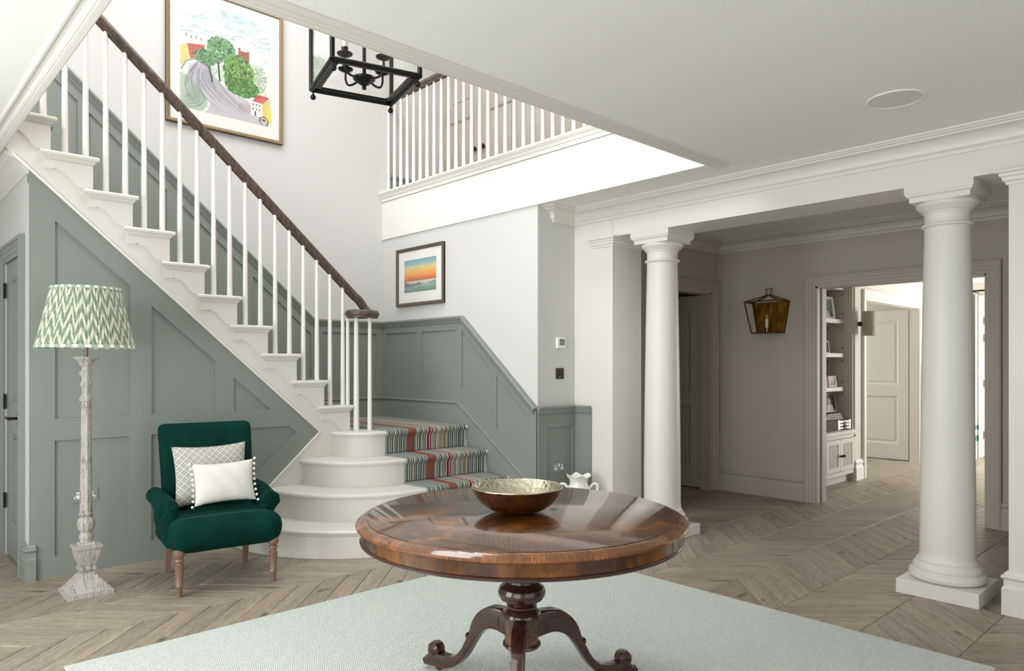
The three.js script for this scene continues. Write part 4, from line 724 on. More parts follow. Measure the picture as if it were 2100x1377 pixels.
  part('shade_ring', [new THREE.TorusGeometry(0.163, 0.002, 6, 48).rotateX(Math.PI / 2).translate(0, 1.672, 0).toNonIndexed(), rod([-0.163, 1.672, 0], [0.163, 1.672, 0], 0.002), rod([0, 1.672, -0.163], [0, 1.672, 0.163], 0.002)], M.chrome, sh);
}
// ---------------------------------------------------------------- pictures
const frameProfile = (w, d) => [[0, 0], [0, d], [-0.004, d + 0.003], [-w * 0.6, d], [-w, d * 0.72], [-w, 0]];
function picture(name, label, map, s0, s1, t0, t1, w, d, frameM, board, image, img) {
  const o = thing(name, label, 'picture'), up = s1 > s0;
  const loop = up ? [[s0, t0], [s0, t1], [s1, t1], [s1, t0]] : [[s0, t0], [s0, t1], [s1, t1], [s1, t0]];
  part('frame', sweep(loop, frameProfile(w, d).map(([a, b]) => [up ? a : -a, b]), map, { closed: true }), frameM, o);
  part('mount', prism([[s0, t0], [s1, t0], [s1, t1], [s0, t1]], 0.002, d * 0.45, map), mat('#efeeea', 0.7), o);
  const [a, b, c, e] = image, q = d * 0.45 + 0.0012, g = new THREE.BufferGeometry(), P = [[a, c], [b, c], [b, e], [a, e]];
  const pos = [], uv = []; for (const i of [0, 1, 2, 0, 2, 3]) { pos.push(...map(P[i][0], P[i][1], q)); uv.push(i === 1 || i === 2 ? 1 : 0, i > 1 ? 1 : 0); }
  g.setAttribute('position', new THREE.Float32BufferAttribute(pos, 3)); g.setAttribute('uv', new THREE.Float32BufferAttribute(uv, 2)); g.computeVertexNormals();
  part('print', [g], mat('#ffffff', 0.6, { map: img }), o, true);
  const gl = d * 0.6; part('glazing', prism([[s0 + (up ? w : -w) * 0.9, t0 + w * 0.9], [s1 - (up ? w : -w) * 0.9, t0 + w * 0.9], [s1 - (up ? w : -w) * 0.9, t1 - w * 0.9], [s0 + (up ? w : -w) * 0.9, t1 - w * 0.9]], gl, gl + 0.002, map), M.glass, o);
  return o;
}
const townPrint = canvasTex(900, 1050, (c, W, H) => {
  c.fillStyle = '#e9e8e1'; c.fillRect(0, 0, W, H); c.lineCap = 'round';
  const R = (a, b) => rr(a, b), stroke = (col, w, pts) => { c.strokeStyle = col; c.lineWidth = w; c.beginPath(); pts.forEach(([x, y], i) => i ? c.lineTo(x, y) : c.moveTo(x, y)); c.stroke(); };
  const wob = (x0, y0, x1, y1, amp, n = 14) => Array.from({ length: n + 1 }, (_, i) => [mix(x0, x1, i / n) + R(-amp, amp) * 0.3, mix(y0, y1, i / n) + amp * Math.sin(i * 0.9 + x0) * 0.6]);
  // sky: washes and looping strokes
  for (let i = 0; i < 60; i++) { c.fillStyle = `rgba(${R(170, 205) | 0},${R(196, 212) | 0},${R(200, 212) | 0},0.22)`; c.beginPath(); c.ellipse(R(0, W), R(0, 430), R(50, 150), R(14, 50), R(-0.4, 0.4), 0, 7); c.fill(); }
  for (let i = 0; i < 70; i++) { const x = R(20, W - 20), y = R(10, 300), r = R(16, 60); c.strokeStyle = ['rgba(104,168,178,0.55)', 'rgba(128,150,160,0.4)', 'rgba(148,192,200,0.6)', 'rgba(80,140,156,0.45)'][i % 4]; c.lineWidth = R(3, 9); c.beginPath(); c.ellipse(x, y, r * 1.5, r * 0.55, R(-0.5, 0.5), R(0, 3), R(3.5, 6)); c.stroke(); }
  c.fillStyle = '#ece9e0'; for (const [x, y, r] of [[330, 190, 60], [250, 215, 46], [420, 200, 40], [640, 290, 66], [720, 300, 48], [700, 420, 70], [800, 430, 40], [520, 440, 60]]) { c.beginPath(); c.ellipse(x, y, r * 1.3, r * 0.62, 0.1, 0, 7); c.fill(); }
  // terraces on the left, tower on the hill
  c.fillStyle = '#d8cf8a'; c.beginPath(); c.moveTo(0, 470); c.lineTo(70, 430); c.lineTo(90, 590); c.lineTo(0, 660); c.fill();
  c.fillStyle = '#c4705f'; c.beginPath(); c.moveTo(62, 430); c.lineTo(230, 400); c.lineTo(215, 520); c.lineTo(96, 585); c.fill();
  c.fillStyle = '#dcdad6'; c.beginPath(); c.moveTo(10, 400); c.lineTo(150, 352); c.lineTo(240, 368); c.lineTo(230, 404); c.lineTo(66, 434); c.fill();
  for (let i = 0; i < 6; i++) for (let j = 0; j < 3; j++) { c.fillStyle = '#7d3d36'; c.fillRect(88 + i * 22, 440 + j * 34 - i * 3, 9, 14); }
  for (let i = 0; i < 4; i++) { c.fillStyle = '#a08a84'; c.fillRect(50 + i * 46, 338 + (i % 2) * 8, 12, 30); }
  c.fillStyle = '#a8655c'; c.fillRect(556, 330, 22, 100); c.fillRect(556, 356, 110, 100); c.fillRect(646, 342, 22, 112);
  for (let i = 0; i < 4; i++) stroke('#8a4d46', 2, [[562, 370 + i * 22], [662, 372 + i * 22]]);
  c.fillStyle = '#bd7468'; c.beginPath(); c.ellipse(420, 470, 44, 24, 0, 0, 7); c.fill();
  // lawn and road, drawn in long curved hatching
  c.fillStyle = '#cfe0cc'; c.beginPath(); c.moveTo(300, 560); c.quadraticCurveTo(240, 680, 560, 760); c.lineTo(640, 760); c.lineTo(560, 540); c.fill();
  c.fillStyle = '#b9c9b6'; c.beginPath(); c.moveTo(0, 720); c.quadraticCurveTo(140, 760, 240, 900); c.quadraticCurveTo(280, 980, 200, 1050); c.lineTo(0, 1050); c.fill();
  c.fillStyle = '#c9c6cc'; c.beginPath(); c.moveTo(180, 560); c.quadraticCurveTo(-40, 690, 190, 830); c.quadraticCurveTo(340, 920, 240, 1050); c.lineTo(880, 1050); c.quadraticCurveTo(760, 880, 560, 800); c.quadraticCurveTo(230, 730, 300, 560); c.fill();
  stroke('#79b5c0', 16, [[170, 545], [60, 600], [10, 690]]); stroke('#c9a25e', 6, [[215, 535], [70, 600], [6, 690]]);
  for (let i = 0; i < 210; i++) { const k = R(0, 1); c.strokeStyle = ['rgba(96,92,112,0.55)', 'rgba(126,122,140,0.5)', 'rgba(88,112,112,0.45)', 'rgba(150,140,150,0.5)'][i % 4]; c.lineWidth = R(1.5, 4); c.beginPath(); const t0 = R(0, 0.6), t1 = t0 + R(0.15, 0.4); for (let j = 0; j <= 12; j++) { const t = mix(t0, Math.min(t1, 1), j / 12), x = mix(mix(180, 300, k), 0, 0) * (1 - t) ** 2 + 2 * (1 - t) * t * mix(-120, 230, k) + t * t * mix(230, 880, k), y = 560 * (1 - t) ** 2 + 2 * (1 - t) * t * mix(860, 730, k) + t * t * mix(1060, 1040, k); j ? c.lineTo(x, y) : c.moveTo(x, y); } c.stroke(); }
  for (let i = 0; i < 60; i++) { const r = R(20, 190); c.strokeStyle = ['rgba(112,140,120,0.5)', 'rgba(120,126,130,0.45)', 'rgba(140,160,128,0.5)'][i % 3]; c.lineWidth = R(1.5, 4); c.beginPath(); c.ellipse(40, 900, r, r * 0.72, 0.2, R(-1.4, 0.4), R(0.6, 1.8)); c.stroke(); }
  for (let i = 0; i < 160; i++) stroke(`rgba(${R(90, 130) | 0},${R(150, 180) | 0},${R(110, 140) | 0},0.6)`, 3, [[R(300, 560), R(600, 745)], [R(300, 560), R(600, 745)]].map((p, j, a) => j ? [a[0][0] + R(-8, 8), a[0][1] + R(6, 22)] : p));
  // trees: trunks, then clumps of dabs
  for (const [x, y, x2, y2, w] of [[300, 740, 270, 600, 16], [372, 712, 356, 520, 16], [430, 700, 424, 500, 15]]) { stroke('#3f4a44', w, [[x, y], [x2, y2]]); for (let i = 0; i < 6; i++) stroke('#4a544c', 4, [[mix(x, x2, 0.8), mix(y, y2, 0.8)], [x2 + R(-70, 70), y2 - R(10, 80)]]); }
  const clump = (cx, cy, rx, ry, n, cols, s0, s1) => { for (let i = 0; i < n; i++) { const a = R(0, 6.28), r = Math.sqrt(R(0, 1)); c.fillStyle = cols[(R(0, cols.length)) | 0]; c.beginPath(); c.ellipse(cx + Math.cos(a) * r * rx, cy + Math.sin(a) * r * ry, R(s0, s1), R(s0, s1) * 0.6, R(0, 3), 0, 7); c.fill(); } };
  clump(240, 520, 110, 70, 330, ['#6f9a6e', '#57825a', '#86ad80', '#46704c'], 8, 17); clump(390, 400, 135, 115, 620, ['#6f9a6e', '#5b8a5e', '#8db388', '#416b4a', '#7aa57a'], 8, 18);
  clump(760, 600, 90, 150, 420, ['#a9bda2', '#b9c8b0', '#93ad8e'], 5, 11);
  clump(560, 600, 150, 190, 900, ['#6d9a4f', '#5a8a45', '#7fae5c', '#497a3c', '#8ab565', '#3d6b35'], 9, 20); clump(600, 720, 170, 90, 460, ['#5f9048', '#4f823f', '#7aa859', '#3e6f37'], 9, 20); clump(570, 600, 120, 160, 40, ['#8a4a2c', '#5c3a24', '#9a6a3a'], 4, 11);
  // cottages at the right, small round cart
  c.fillStyle = '#c5534f'; c.beginPath(); c.moveTo(700, 830); c.lineTo(760, 750); c.lineTo(880, 760); c.lineTo(800, 840); c.fill(); for (let i = 0; i < 6; i++) stroke('#e2b3a8', 3, [[712 + i * 16, 828 - i * 11], [800 + i * 12, 836 - i * 11]]);
  c.fillStyle = '#efece6'; c.fillRect(684, 832, 120, 140); c.fillStyle = '#d9cf7c'; c.beginPath(); c.moveTo(804, 834); c.lineTo(880, 770); c.lineTo(900, 1000); c.lineTo(804, 990); c.fill(); c.fillStyle = '#e3d878'; c.fillRect(850, 870, 50, 150);
  for (let i = 0; i < 3; i++) for (let j = 0; j < 2; j++) { c.fillStyle = '#6d6a68'; c.fillRect(702 + i * 34, 848 + j * 44, 12, 22); } c.fillStyle = '#3a3836'; c.fillRect(724, 926, 14, 44); c.fillStyle = '#d8b95e'; c.fillRect(830, 716, 12, 40);
  for (let i = 0; i < 7; i++) stroke('#b0605a', 3, wob(560, 880 + i * 12, 680, 890 + i * 12, 4, 4));
  for (let i = 0; i < 3; i++) { c.strokeStyle = '#4a4750'; c.lineWidth = 5; c.beginPath(); c.ellipse(820, 1010, 40 + i * 4, 46 - i * 3, i * 0.2, 0, 6.3); c.stroke(); } c.fillStyle = '#6a4a44'; c.fillRect(800, 990, 40, 16);
});
picture('framed_print', 'large framed lithograph of trees, cottages and a winding road on the stair wall', onV(VW), 1.857, 2.832, 3.213, 4.352, 0.03, 0.035, mat('#85704f', 0.5, { metalness: 0.15 }), null, [1.966, 2.73, 3.35, 4.243], townPrint);
const sunsetPrint = canvasTex(640, 400, (c, W, H) => {
  const g = c.createLinearGradient(0, 0, 0, H * 0.68); [[0, '#6f9fae'], [0.2, '#93b7b4'], [0.36, '#d3c98c'], [0.52, '#f0b64e'], [0.74, '#ea8f39'], [0.92, '#d1622c'], [1, '#9b4a34']].forEach(([t, k]) => g.addColorStop(t, k)); c.fillStyle = g; c.fillRect(0, 0, W, H);
  const s = c.createLinearGradient(0, H * 0.66, 0, H); [[0, '#d9d6c0'], [0.2, '#b9c4b2'], [0.6, '#7f9c92'], [1, '#5f7f78']].forEach(([t, k]) => s.addColorStop(t, k)); c.fillStyle = s; c.fillRect(0, H * 0.66, W, H * 0.34);
  const hill = (pts, col) => { c.fillStyle = col; c.beginPath(); pts.forEach(([x, y], i) => i ? c.lineTo(x * W, y * H) : c.moveTo(x * W, y * H)); c.fill(); };
  hill([[0, 0.64], [0.06, 0.68], [0.14, 0.72], [0.24, 0.76], [0.3, 0.73], [0.36, 0.76], [0.46, 0.7], [0.5, 0.74], [0.6, 0.78], [0.3, 0.82], [0, 0.84]], '#6f7a72'); hill([[1, 0.7], [0.92, 0.71], [0.84, 0.75], [0.72, 0.79], [0.85, 0.8], [1, 0.8]], '#84908a');
  for (let i = 0; i < 160; i++) { c.fillStyle = i % 2 ? 'rgba(250,220,150,0.25)' : 'rgba(255,240,200,0.2)'; c.beginPath(); c.ellipse(rr(0, W), rr(H * 0.2, H * 0.55), rr(4, 22), rr(2, 6), rr(-0.3, 0.1), 0, 7); c.fill(); }
  for (let i = 0; i < 120; i++) { c.fillStyle = 'rgba(220,228,215,0.16)'; c.fillRect(rr(0, W), rr(H * 0.76, H), rr(20, 90), 2); }
});
picture('framed_painting', 'small framed sunset seascape on the white wall beside the stairs', onX(XB), 5.785, 5.047, 1.816, 2.36, 0.03, 0.028, mat('#5c5046', 0.55), null, [5.662, 5.164, 1.942, 2.244], sunsetPrint);

// ---------------------------------------------------------------- iron hanging lantern in the stairwell
{
  const o = thing('hanging_lantern', 'large black iron and glass lantern hanging in the stairwell', 'lantern', [2.466, 3.1, 4.06], -0.257), h = 0.278, T = 0.86;
  for (const s of [-1, 1]) for (const t of [-1, 1]) { part('corner_post', rod([s * h, 0, t * h], [s * h, T, t * h], 0.0155, 12), M.iron, o); part('ball_foot', [ball(0.019, [s * (h - 0.01), -0.052, t * (h - 0.01)]), rod([s * (h - 0.01), -0.05, t * (h - 0.01)], [s * (h - 0.01), 0, t * (h - 0.01)], 0.006)], M.iron, o); }
  for (const y of [0, T]) for (const s of [-1, 1]) { part('frame_rail', [rod([-h, y, s * h], [h, y, s * h], 0.0165, 12), box(-h, h, y - 0.004, y + 0.012, s * (h - 0.05), s * h)], M.iron, o); part('frame_rail', [rod([s * h, y, -h], [s * h, y, h], 0.0165, 12), box(s * (h - 0.05), s * h, y - 0.004, y + 0.012, -h, h)], M.iron, o); }
  for (const s of [-1, 1]) for (const a of [0, 1]) part('glass_pane', a ? box(-h + 0.012, h - 0.012, 0.01, T - 0.01, s * h - 0.002, s * h + 0.002) : box(s * h - 0.002, s * h + 0.002, 0.01, T - 0.01, -h + 0.012, h - 0.012), M.glass, o);
  for (const s of [-1, 1]) for (const t of [-1, 1]) part('roof_bar', rod([s * h, T, t * h], [s * 0.05, T + 0.3, t * 0.05], 0.011), M.iron, o);
  part('crown', lathe([[0, T + 0.28], [0.08, T + 0.28], [0.085, T + 0.3], [0.05, T + 0.33], [0.02, T + 0.38], [0, T + 0.4]], 20), M.iron, o);
  part('hanging_rod', rod([0, T + 0.38, 0], [0, TOP - 3.1, 0], 0.009), M.iron, o);
  part('hub', lathe([[0, -0.045], [0.012, -0.043], [0.016, -0.032], [0.01, -0.024], [0.02, -0.016], [0.05, 0.004], [0.072, 0.022], [0.072, 0.034], [0.04, 0.045], [0.012, 0.06], [0.01, T], [0, T]], 24), M.iron, o);
  for (let i = 0; i < 4; i++) {
    const a = i * Math.PI / 2 + 0.5, d = [Math.cos(a), Math.sin(a)], P = (r, y) => [r * d[0], y, r * d[1]];
    part('candle_arm', [tube([P(0.05, 0.028), P(0.1, 0.012), P(0.15, 0.02), P(0.17, 0.06), P(0.17, 0.11)], 0.0075, 20, 8), lathe([[0, 0.105], [0.02, 0.11], [0.046, 0.122], [0.05, 0.13], [0.03, 0.128], [0.014, 0.134], [0.02, 0.15], [0.022, 0.168], [0, 0.168]], 20, P(0.17, 0))], M.iron, o);
    const c = part('candle_tube', lathe([[0, 0.165], [0.0165, 0.165], [0.0165, 0.3], [0, 0.302]], 16, P(0.17, 0)), mat('#f0eee6', 0.5), o);
    part('bulb', lathe([[0, 0.3], [0.008, 0.302], [0.013, 0.32], [0.017, 0.342], [0.013, 0.365], [0.004, 0.39], [0, 0.395]], 14, P(0.17, 0)), phys('#fff6e6', 0.05, { transmission: 0.9, thickness: 0 }), c);
  }
}

// ---------------------------------------------------------------- brass wall lantern in the hall
{
  const brassT = sized(tex(256, 256, (u, v) => { const n = fbm(u * 8, v * 4, 8, 4, 311, 4), l = 0.6 + 0.8 * (n - 0.2); return [l * 150, l * 104, l * 27]; }), 0.3);
  const brass = mat('#6e5222', 0.38, { metalness: 0.9 }), plate = mat('#ffffff', 0.42, { map: brassT, metalness: 0.75 });
  const o = thing('wall_lantern', 'open brass half lantern with one candle on the hall wall', 'wall lantern', [XH, 1.565, 3.315]);
  // local: x = -depth out of the wall, v along it; half widths at bottom and top
  const b = 0.135, t = 0.185, h = 0.295, db = 0.15, dt = 0.2;
  part('back_plate', prism([[-b, 0], [b, 0], [t, h], [-t, h]], 0.002, 0.006, (s, y, q) => [-q, y, -s]), plate, o);
  part('frame', [...[[-1, 1], [1, 1]].flatMap(([s]) => [bar([-0.006, 0, s * b], [-0.006, h, s * t], 0.011, 0.011), bar([-db, 0, s * b * 0.9], [-dt, h, s * t * 0.9], 0.011, 0.011), bar([-0.006, 0, s * b], [-db, 0, s * b * 0.9], 0.011, 0.011), bar([-0.006, h, s * t], [-dt, h, s * t * 0.9], 0.013, 0.013), bar([-dt, h, s * t * 0.9], [-0.06, h + 0.062, s * 0.02], 0.011, 0.011), bar([-0.006, h, s * t], [-0.03, h + 0.062, s * 0.02], 0.011, 0.011)]), bar([-db, 0, -b * 0.9], [-db, 0, b * 0.9], 0.011, 0.011), bar([-dt, h, -t * 0.9], [-dt, h, t * 0.9], 0.013, 0.013), box(-0.075, -0.02, h + 0.058, h + 0.068, -0.025, 0.025)], brass, o);
  part('floor_plate', prism([[0.005, -b], [db, -b * 0.9], [db, b * 0.9], [0.005, b]], -0.004, 0.004, (s, v, q) => [-s, q, -v]), plate, o);
  part('top_loop', [bar([-0.045, h + 0.065, -0.016], [-0.045, h + 0.125, -0.032], 0.006, 0.006), bar([-0.045, h + 0.065, 0.016], [-0.045, h + 0.125, 0.032], 0.006, 0.006), bar([-0.045, h + 0.125, -0.034], [-0.045, h + 0.125, 0.034], 0.006, 0.006)], brass, o);
  part('candle', [rod([-0.08, 0.004, 0.0], [-0.08, 0.05, 0.0], 0.006), rod([-0.08, 0.05, 0], [-0.08, 0.13, 0], 0.0135, 14)], mat('#e9e3cc', 0.5), o);
  part('bulb', lathe([[0, 0.13], [0.008, 0.132], [0.013, 0.147], [0.009, 0.163], [0.002, 0.175], [0, 0.176]], 12, [-0.08, 0, 0]), phys('#fff8ea', 0.08, { transmission: 0.8, thickness: 0 }), o);
}

// ---------------------------------------------------------------- small wall and ceiling fittings
{
  const s = thing('ceiling_speaker', 'round white speaker grille set flush in the ceiling', 'speaker', [3.56, CEIL, 1.215]);
  part('grille', lathe([[0, -0.003], [0.112, -0.003], [0.113, 0.002], [0, 0.002]], 48), mat('#d9d8d4', 0.7), s); part('rim', lathe([[0.112, 0.002], [0.112, -0.005], [0.118, -0.006], [0.123, -0.002], [0.123, 0.002]], 48), M.white, s);
  const th = thing('thermostat', 'white wall thermostat with grey screen above the dark switch', 'thermostat');
  part('case', rbox(4.088, 4.186, 1.394, 1.48, VN - 0.02, VN, 0.006), M.plastic, th); part('screen', box(4.115, 4.172, 1.418, 1.468, VN - 0.0215, VN - 0.018), mat('#7d827f', 0.2), th);
  const sw = thing('light_switch', 'dark bronze switch plate on the wall below the thermostat', 'switch');
  part('plate', rbox(4.09, 4.178, 1.152, 1.238, VN - 0.008, VN, 0.003), mat('#3a3431', 0.4, { metalness: 0.5 }), sw);
  for (let i = 0; i < 4; i++) part('button', rbox(4.118, 4.134, 1.172 + i * 0.013, 1.182 + i * 0.013, VN - 0.012, VN - 0.007, 0.002), mat('#1f1c1b', 0.4), sw);
  for (let i = 0; i < 2; i++) part('button', rbox(4.145, 4.158, 1.185 + i * 0.018, 1.197 + i * 0.018, VN - 0.012, VN - 0.007, 0.002), mat('#1f1c1b', 0.4), sw);
  part('indicator', box(4.122, 4.13, 1.166, 1.17, VN - 0.0095, VN - 0.007), mat('#d8d6d0', 0.4), sw);
  const socket = (label, x, y, v) => {
    const o = thing('power_socket', label, 'socket');
    part('plate', rbox(x - 0.073, x + 0.073, y - 0.043, y + 0.043, v - 0.006, v, 0.002), M.green, o);
    for (const d of [-0.036, 0.036]) { const ins = part('outlet', [box(x + d - 0.008, x + d + 0.008, y - 0.004, y + 0.022, v - 0.0075, v - 0.005), box(x + d - 0.02, x + d + 0.02, y - 0.02, y - 0.004, v - 0.0075, v - 0.005)], M.plastic, o); for (const [a, b] of [[0, 0.008], [-0.011, -0.014], [0.011, -0.014]]) part('pin_hole', box(x + d + a - 0.0035, x + d + a + 0.0035, y + b - 0.004, y + b + 0.004, v - 0.008, v - 0.0074), M.dark, ins); }
    part('rocker', box(x - 0.008, x + 0.006, y + 0.006, y + 0.03, v - 0.009, v - 0.005), M.plastic, o);
  };
  socket('double power socket on the green panelling behind the floor lamp', 1.066, 0.468, VS + 0.013);
  socket('double power socket on the green nib panel above the ruffled vase', 4.108, 0.455, VN - 0.012);
}

// ---------------------------------------------------------------- study beyond the hall
const VL = 3.16, XF = 11.3;
const studyPaint = mat('#cdc7ba', 0.7), studyTrim = mat('#e2dfd6', 0.45);
struct('wall_study_left', prism([[8.06, -0.1], [8.36, -0.1], [8.36, 2.0], [10.13, 2.0], [10.13, -0.1], [XF + 0.4, -0.1], [XF + 0.4, CEIL + 0.01], [8.06, CEIL + 0.01]], -0.12, 0, onV(VL)), studyPaint);
struct('wall_study_alcove', [box(6.6, 8.06, -0.1, CEIL + 0.01, 3.54, 3.64), box(6.6, 8.06, 2.3, CEIL + 0.01, VL, 3.54), box(8.06, 8.1, -0.1, CEIL + 0.01, VL + 0.12, 3.64)], studyPaint);
struct('wall_study_back', prism([[0.3, -0.1], [1.1, -0.1], [1.1, 2.1], [2.76, 2.1], [2.76, -0.1], [3.5, -0.1], [3.5, CEIL + 0.01], [0.3, CEIL + 0.01]], -0.15, 0, onX(XF)), studyPaint);
struct('wall_study_right', prism([[6.5, -0.1], [XF + 0.2, -0.1], [XF + 0.2, CEIL + 0.01], [6.5, CEIL + 0.01]], 0, 0.15, (s, t, q) => [s, t, -(0.4 - q)], [[[9.9, 0.35], [11.2, 0.35], [11.2, 2.15], [9.9, 2.15]]]), studyPaint);
glazing(3, 9.9, 11.2, 0.35, 2.15, 3, 3, (s, t, q) => [s, t, -(0.36 - q)], 0);
struct('wall_passage', [box(8.1, 8.2, -0.1, CEIL + 0.01, VL + 0.12, VW), box(10.75, 10.85, -0.1, CEIL + 0.01, VL + 0.12, VW)], studyPaint);
struct('trim_17', sweep([[8.24, 0], [8.24, 2.1], [10.25, 2.1], [10.25, 0]], casing.map(([o, q]) => [-o * 1.2, q]), onV(VL)), studyTrim);
struct('trim_18', [box(8.36, 8.375, 0, 2.0, VL, VL + 0.122), box(10.115, 10.13, 0, 2.0, VL, VL + 0.122), box(8.36, 10.13, 1.985, 2.0, VL, VL + 0.122)], studyTrim);
struct('baseboard_study', sweep([[8.06, VL + 0.1], [8.06, VL], [8.235, VL]], skirtProfile.map(([o, q]) => [-o, q]), onPlan), studyTrim);
cornice('trim_19', [[6.63, VL], [XF, VL], [XF, 0.4]], -1, studyTrim);
doorLeaf('door_5', 0.86, 1.965, [[0.12, 0.74, 0.98, 1.84], [0.12, 0.74, 0.2, 0.84]], studyTrim, (s, t, q) => [10.14 - q + 0.03, t + 0.012, -(VL + 0.14 + s)]);
// french door and the far wall's casing
frameRound('trim_20', 2.86, 1.0, 2.2, 0.1, onX(XF), studyTrim);
doorLeaf('door_6', 0.8, 2.08, [[0.1, 0.7, 0.3, 1.98]], studyTrim, (s, t, q) => [XF + 0.1 - q, t + 0.01, -(2.76 - s)], (o) => { for (const y of [0.3, 1.0, 1.62, 1.86]) part('hinge', box(XF + 0.052, XF + 0.064, y - 0.05, y + 0.05, 2.725, 2.755), mat('#8f8d88', 0.35, { metalness: 0.7 }), o); });
doorLeaf('door_7', 0.8, 2.08, [[0.1, 0.7, 0.3, 1.98]], studyTrim, (s, t, q) => [XF + 0.1 - q, t + 0.01, -(1.93 - s)]);

// bookcase in the alcove
{
  const m = mat('#c6c1b6', 0.5), F = 3.176, o = thing('bookcase', 'built-in grey painted bookcase with slatted cupboard doors in the study', 'bookcase');
  part('side_panel', box(8.03, 8.06, 0, 2.3, F, 3.53), m, o); part('side_panel', box(6.64, 6.67, 0, 2.3, F, 3.53), m, o); part('back_panel', box(6.67, 8.03, 0.5, 2.3, 3.5, 3.53), m, o); part('head_rail', box(6.67, 8.03, 2.2, 2.3, F, F + 0.03), m, o);
  for (const y of [1.018, 1.386, 1.753, 2.121]) part('shelf', box(6.67, 8.03, y - 0.042, y, 3.255, 3.5), m, o);
  for (const y of [0.94, 1.08, 1.3, 1.45, 1.67, 1.82, 2.04]) for (const v of [3.28, 3.44]) part('shelf_pin_hole', rod([8.0302, y, v], [8.0285, y, v], 0.008, 8), M.dark, o);
  part('counter', rbox(6.64, 8.085, 0.525, 0.562, F - 0.05, 3.5, 0.004), m, o); part('cupboard_frame', [box(6.64, 8.06, 0.48, 0.526, F - 0.02, F), box(6.64, 8.06, 0.09, 0.13, F - 0.02, F), box(8.02, 8.06, 0.09, 0.5, F - 0.02, F), box(6.64, 6.68, 0.09, 0.5, F - 0.02, F), box(6.64, 8.06, 0, 0.09, F + 0.04, F + 0.06)], m, o);
  part('cupboard_back', box(6.68, 8.02, 0.1, 0.5, F + 0.26, F + 0.27), m, o);
  for (const [a, b, kn] of [[7.325, 7.665, 7.64], [7.672, 8.015, 7.7], [6.69, 7.0, 6.97], [7.006, 7.318, 7.03]]) {
    const d = part('cupboard_door', prism([[a, 0.135], [b, 0.135], [b, 0.475], [a, 0.475]], 0.0, 0.02, onV(F - 0.002), [[[a + 0.05, 0.185], [b - 0.05, 0.185], [b - 0.05, 0.425], [a + 0.05, 0.425]]]), m, o);
    for (let i = 0; i < 7; i++) { const x = mix(a + 0.05, b - 0.05, (i + 0.5) / 7); part('slat', box(x - 0.0105, x + 0.0105, 0.185, 0.425, F - 0.016, F - 0.004), m, d); }
    part('knob', [rod([kn, 0.3, F - 0.02], [kn, 0.3, F - 0.045], 0.007, 10), ball(0.014, [kn, 0.3, F - 0.05])], M.blackMetal, d);
  }
  // photographs, album stack and chest on the shelves
  const photo = (s, tone) => canvasTex(96, 128, (c, W, H) => { const g = c.createLinearGradient(0, 0, 0, H); g.addColorStop(0, tone[0]); g.addColorStop(1, tone[1]); c.fillStyle = g; c.fillRect(0, 0, W, H); c.fillStyle = tone[2]; c.beginPath(); c.ellipse(W / 2, H * 0.42, 13, 17, 0, 0, 7); c.fill(); c.beginPath(); c.ellipse(W / 2, H * 0.85, 26, 36, 0, 0, 7); c.fill(); });
  const T1 = photo(1, ['#7c8a84', '#4f5c57', '#c9cdc6']), T2 = photo(2, ['#8a7a6c', '#4a3c34', '#d2b9a4']), T3 = photo(3, ['#d8cfc6', '#a89a90', '#8c6f64']), T4 = photo(4, ['#4a4744', '#2d2b2a', '#c4beb6']);
  function photoFrame(label, x, y, v, w, h, lean, turn, fm, img, border) {
    const p = thing('photo_frame', label, 'photo frame', [x, y, v], turn, 'photo frames on the study shelves'), L = new THREE.Group(); p.rotation.order = 'YXZ'; p.rotation.x = -lean;
    part('frame', sweep([[-w / 2, 0], [-w / 2, h], [w / 2, h], [w / 2, 0]], [[0, -0.008], [0, 0.008], [-border, 0.006], [-border, -0.008]], (s, t, q) => [s, t, q], { closed: true }), fm, p);
    const g = new THREE.PlaneGeometry(w - border, h - border).translate(0, h / 2, 0.001); part('photograph', g.toNonIndexed(), mat('#ffffff', 0.35, { map: img }), p, true);
    part('backing', box(-w / 2 + 0.004, w / 2 - 0.004, 0.004, h - 0.004, 0.003, 0.008), M.dark, p);
    part('strut', bar([0, h * 0.55, 0.006], [0, 0.006 + (0.05 + h * 0.18) * Math.tan(lean), 0.05 + h * 0.18], 0.03, 0.004), M.dark, p);
    return p;
  }
  const silver = mat('#b5b3ac', 0.35, { metalness: 0.6 }), blush = mat('#c9b7a6', 0.5), grey = mat('#8f8a80', 0.5, { metalness: 0.3 });
  photoFrame('tall photo frame with dark green mount on the upper study shelf', 7.79, 1.755, 3.36, 0.27, 0.255, 0.16, -0.35, silver, T1, 0.03);
  photoFrame('small landscape portrait photo frame on the second study shelf', 7.7, 1.388, 3.36, 0.2, 0.135, 0.16, -0.4, silver, T2, 0.014);
  photoFrame('blush photo frame, left of a pair on the third study shelf', 7.66, 1.02, 3.33, 0.115, 0.12, 0.15, -0.35, blush, T3, 0.02);
  photoFrame('blush photo frame, right of a pair on the third study shelf', 7.84, 1.02, 3.31, 0.115, 0.12, 0.15, -0.35, blush, T3, 0.02);
  photoFrame('silver photo frame behind the blush pair on third study shelf', 7.74, 1.02, 3.415, 0.15, 0.165, 0.15, -0.35, silver, T4, 0.018);
  photoFrame('grey photo frame leaning above the dark albums in the study', 7.87, 0.742, 3.34, 0.19, 0.22, 0.2, -0.35, grey, T4, 0.028);
  const chest = thing('decorative_chest', 'dark wooden chest with silver front fittings on the study counter', 'box', [7.77, 0.562, 3.3], -0.05);
  part('body', rbox(-0.32, 0.24, 0, 0.11, -0.1, 0.1, 0.006), mat('#3a2419', 0.75), chest);
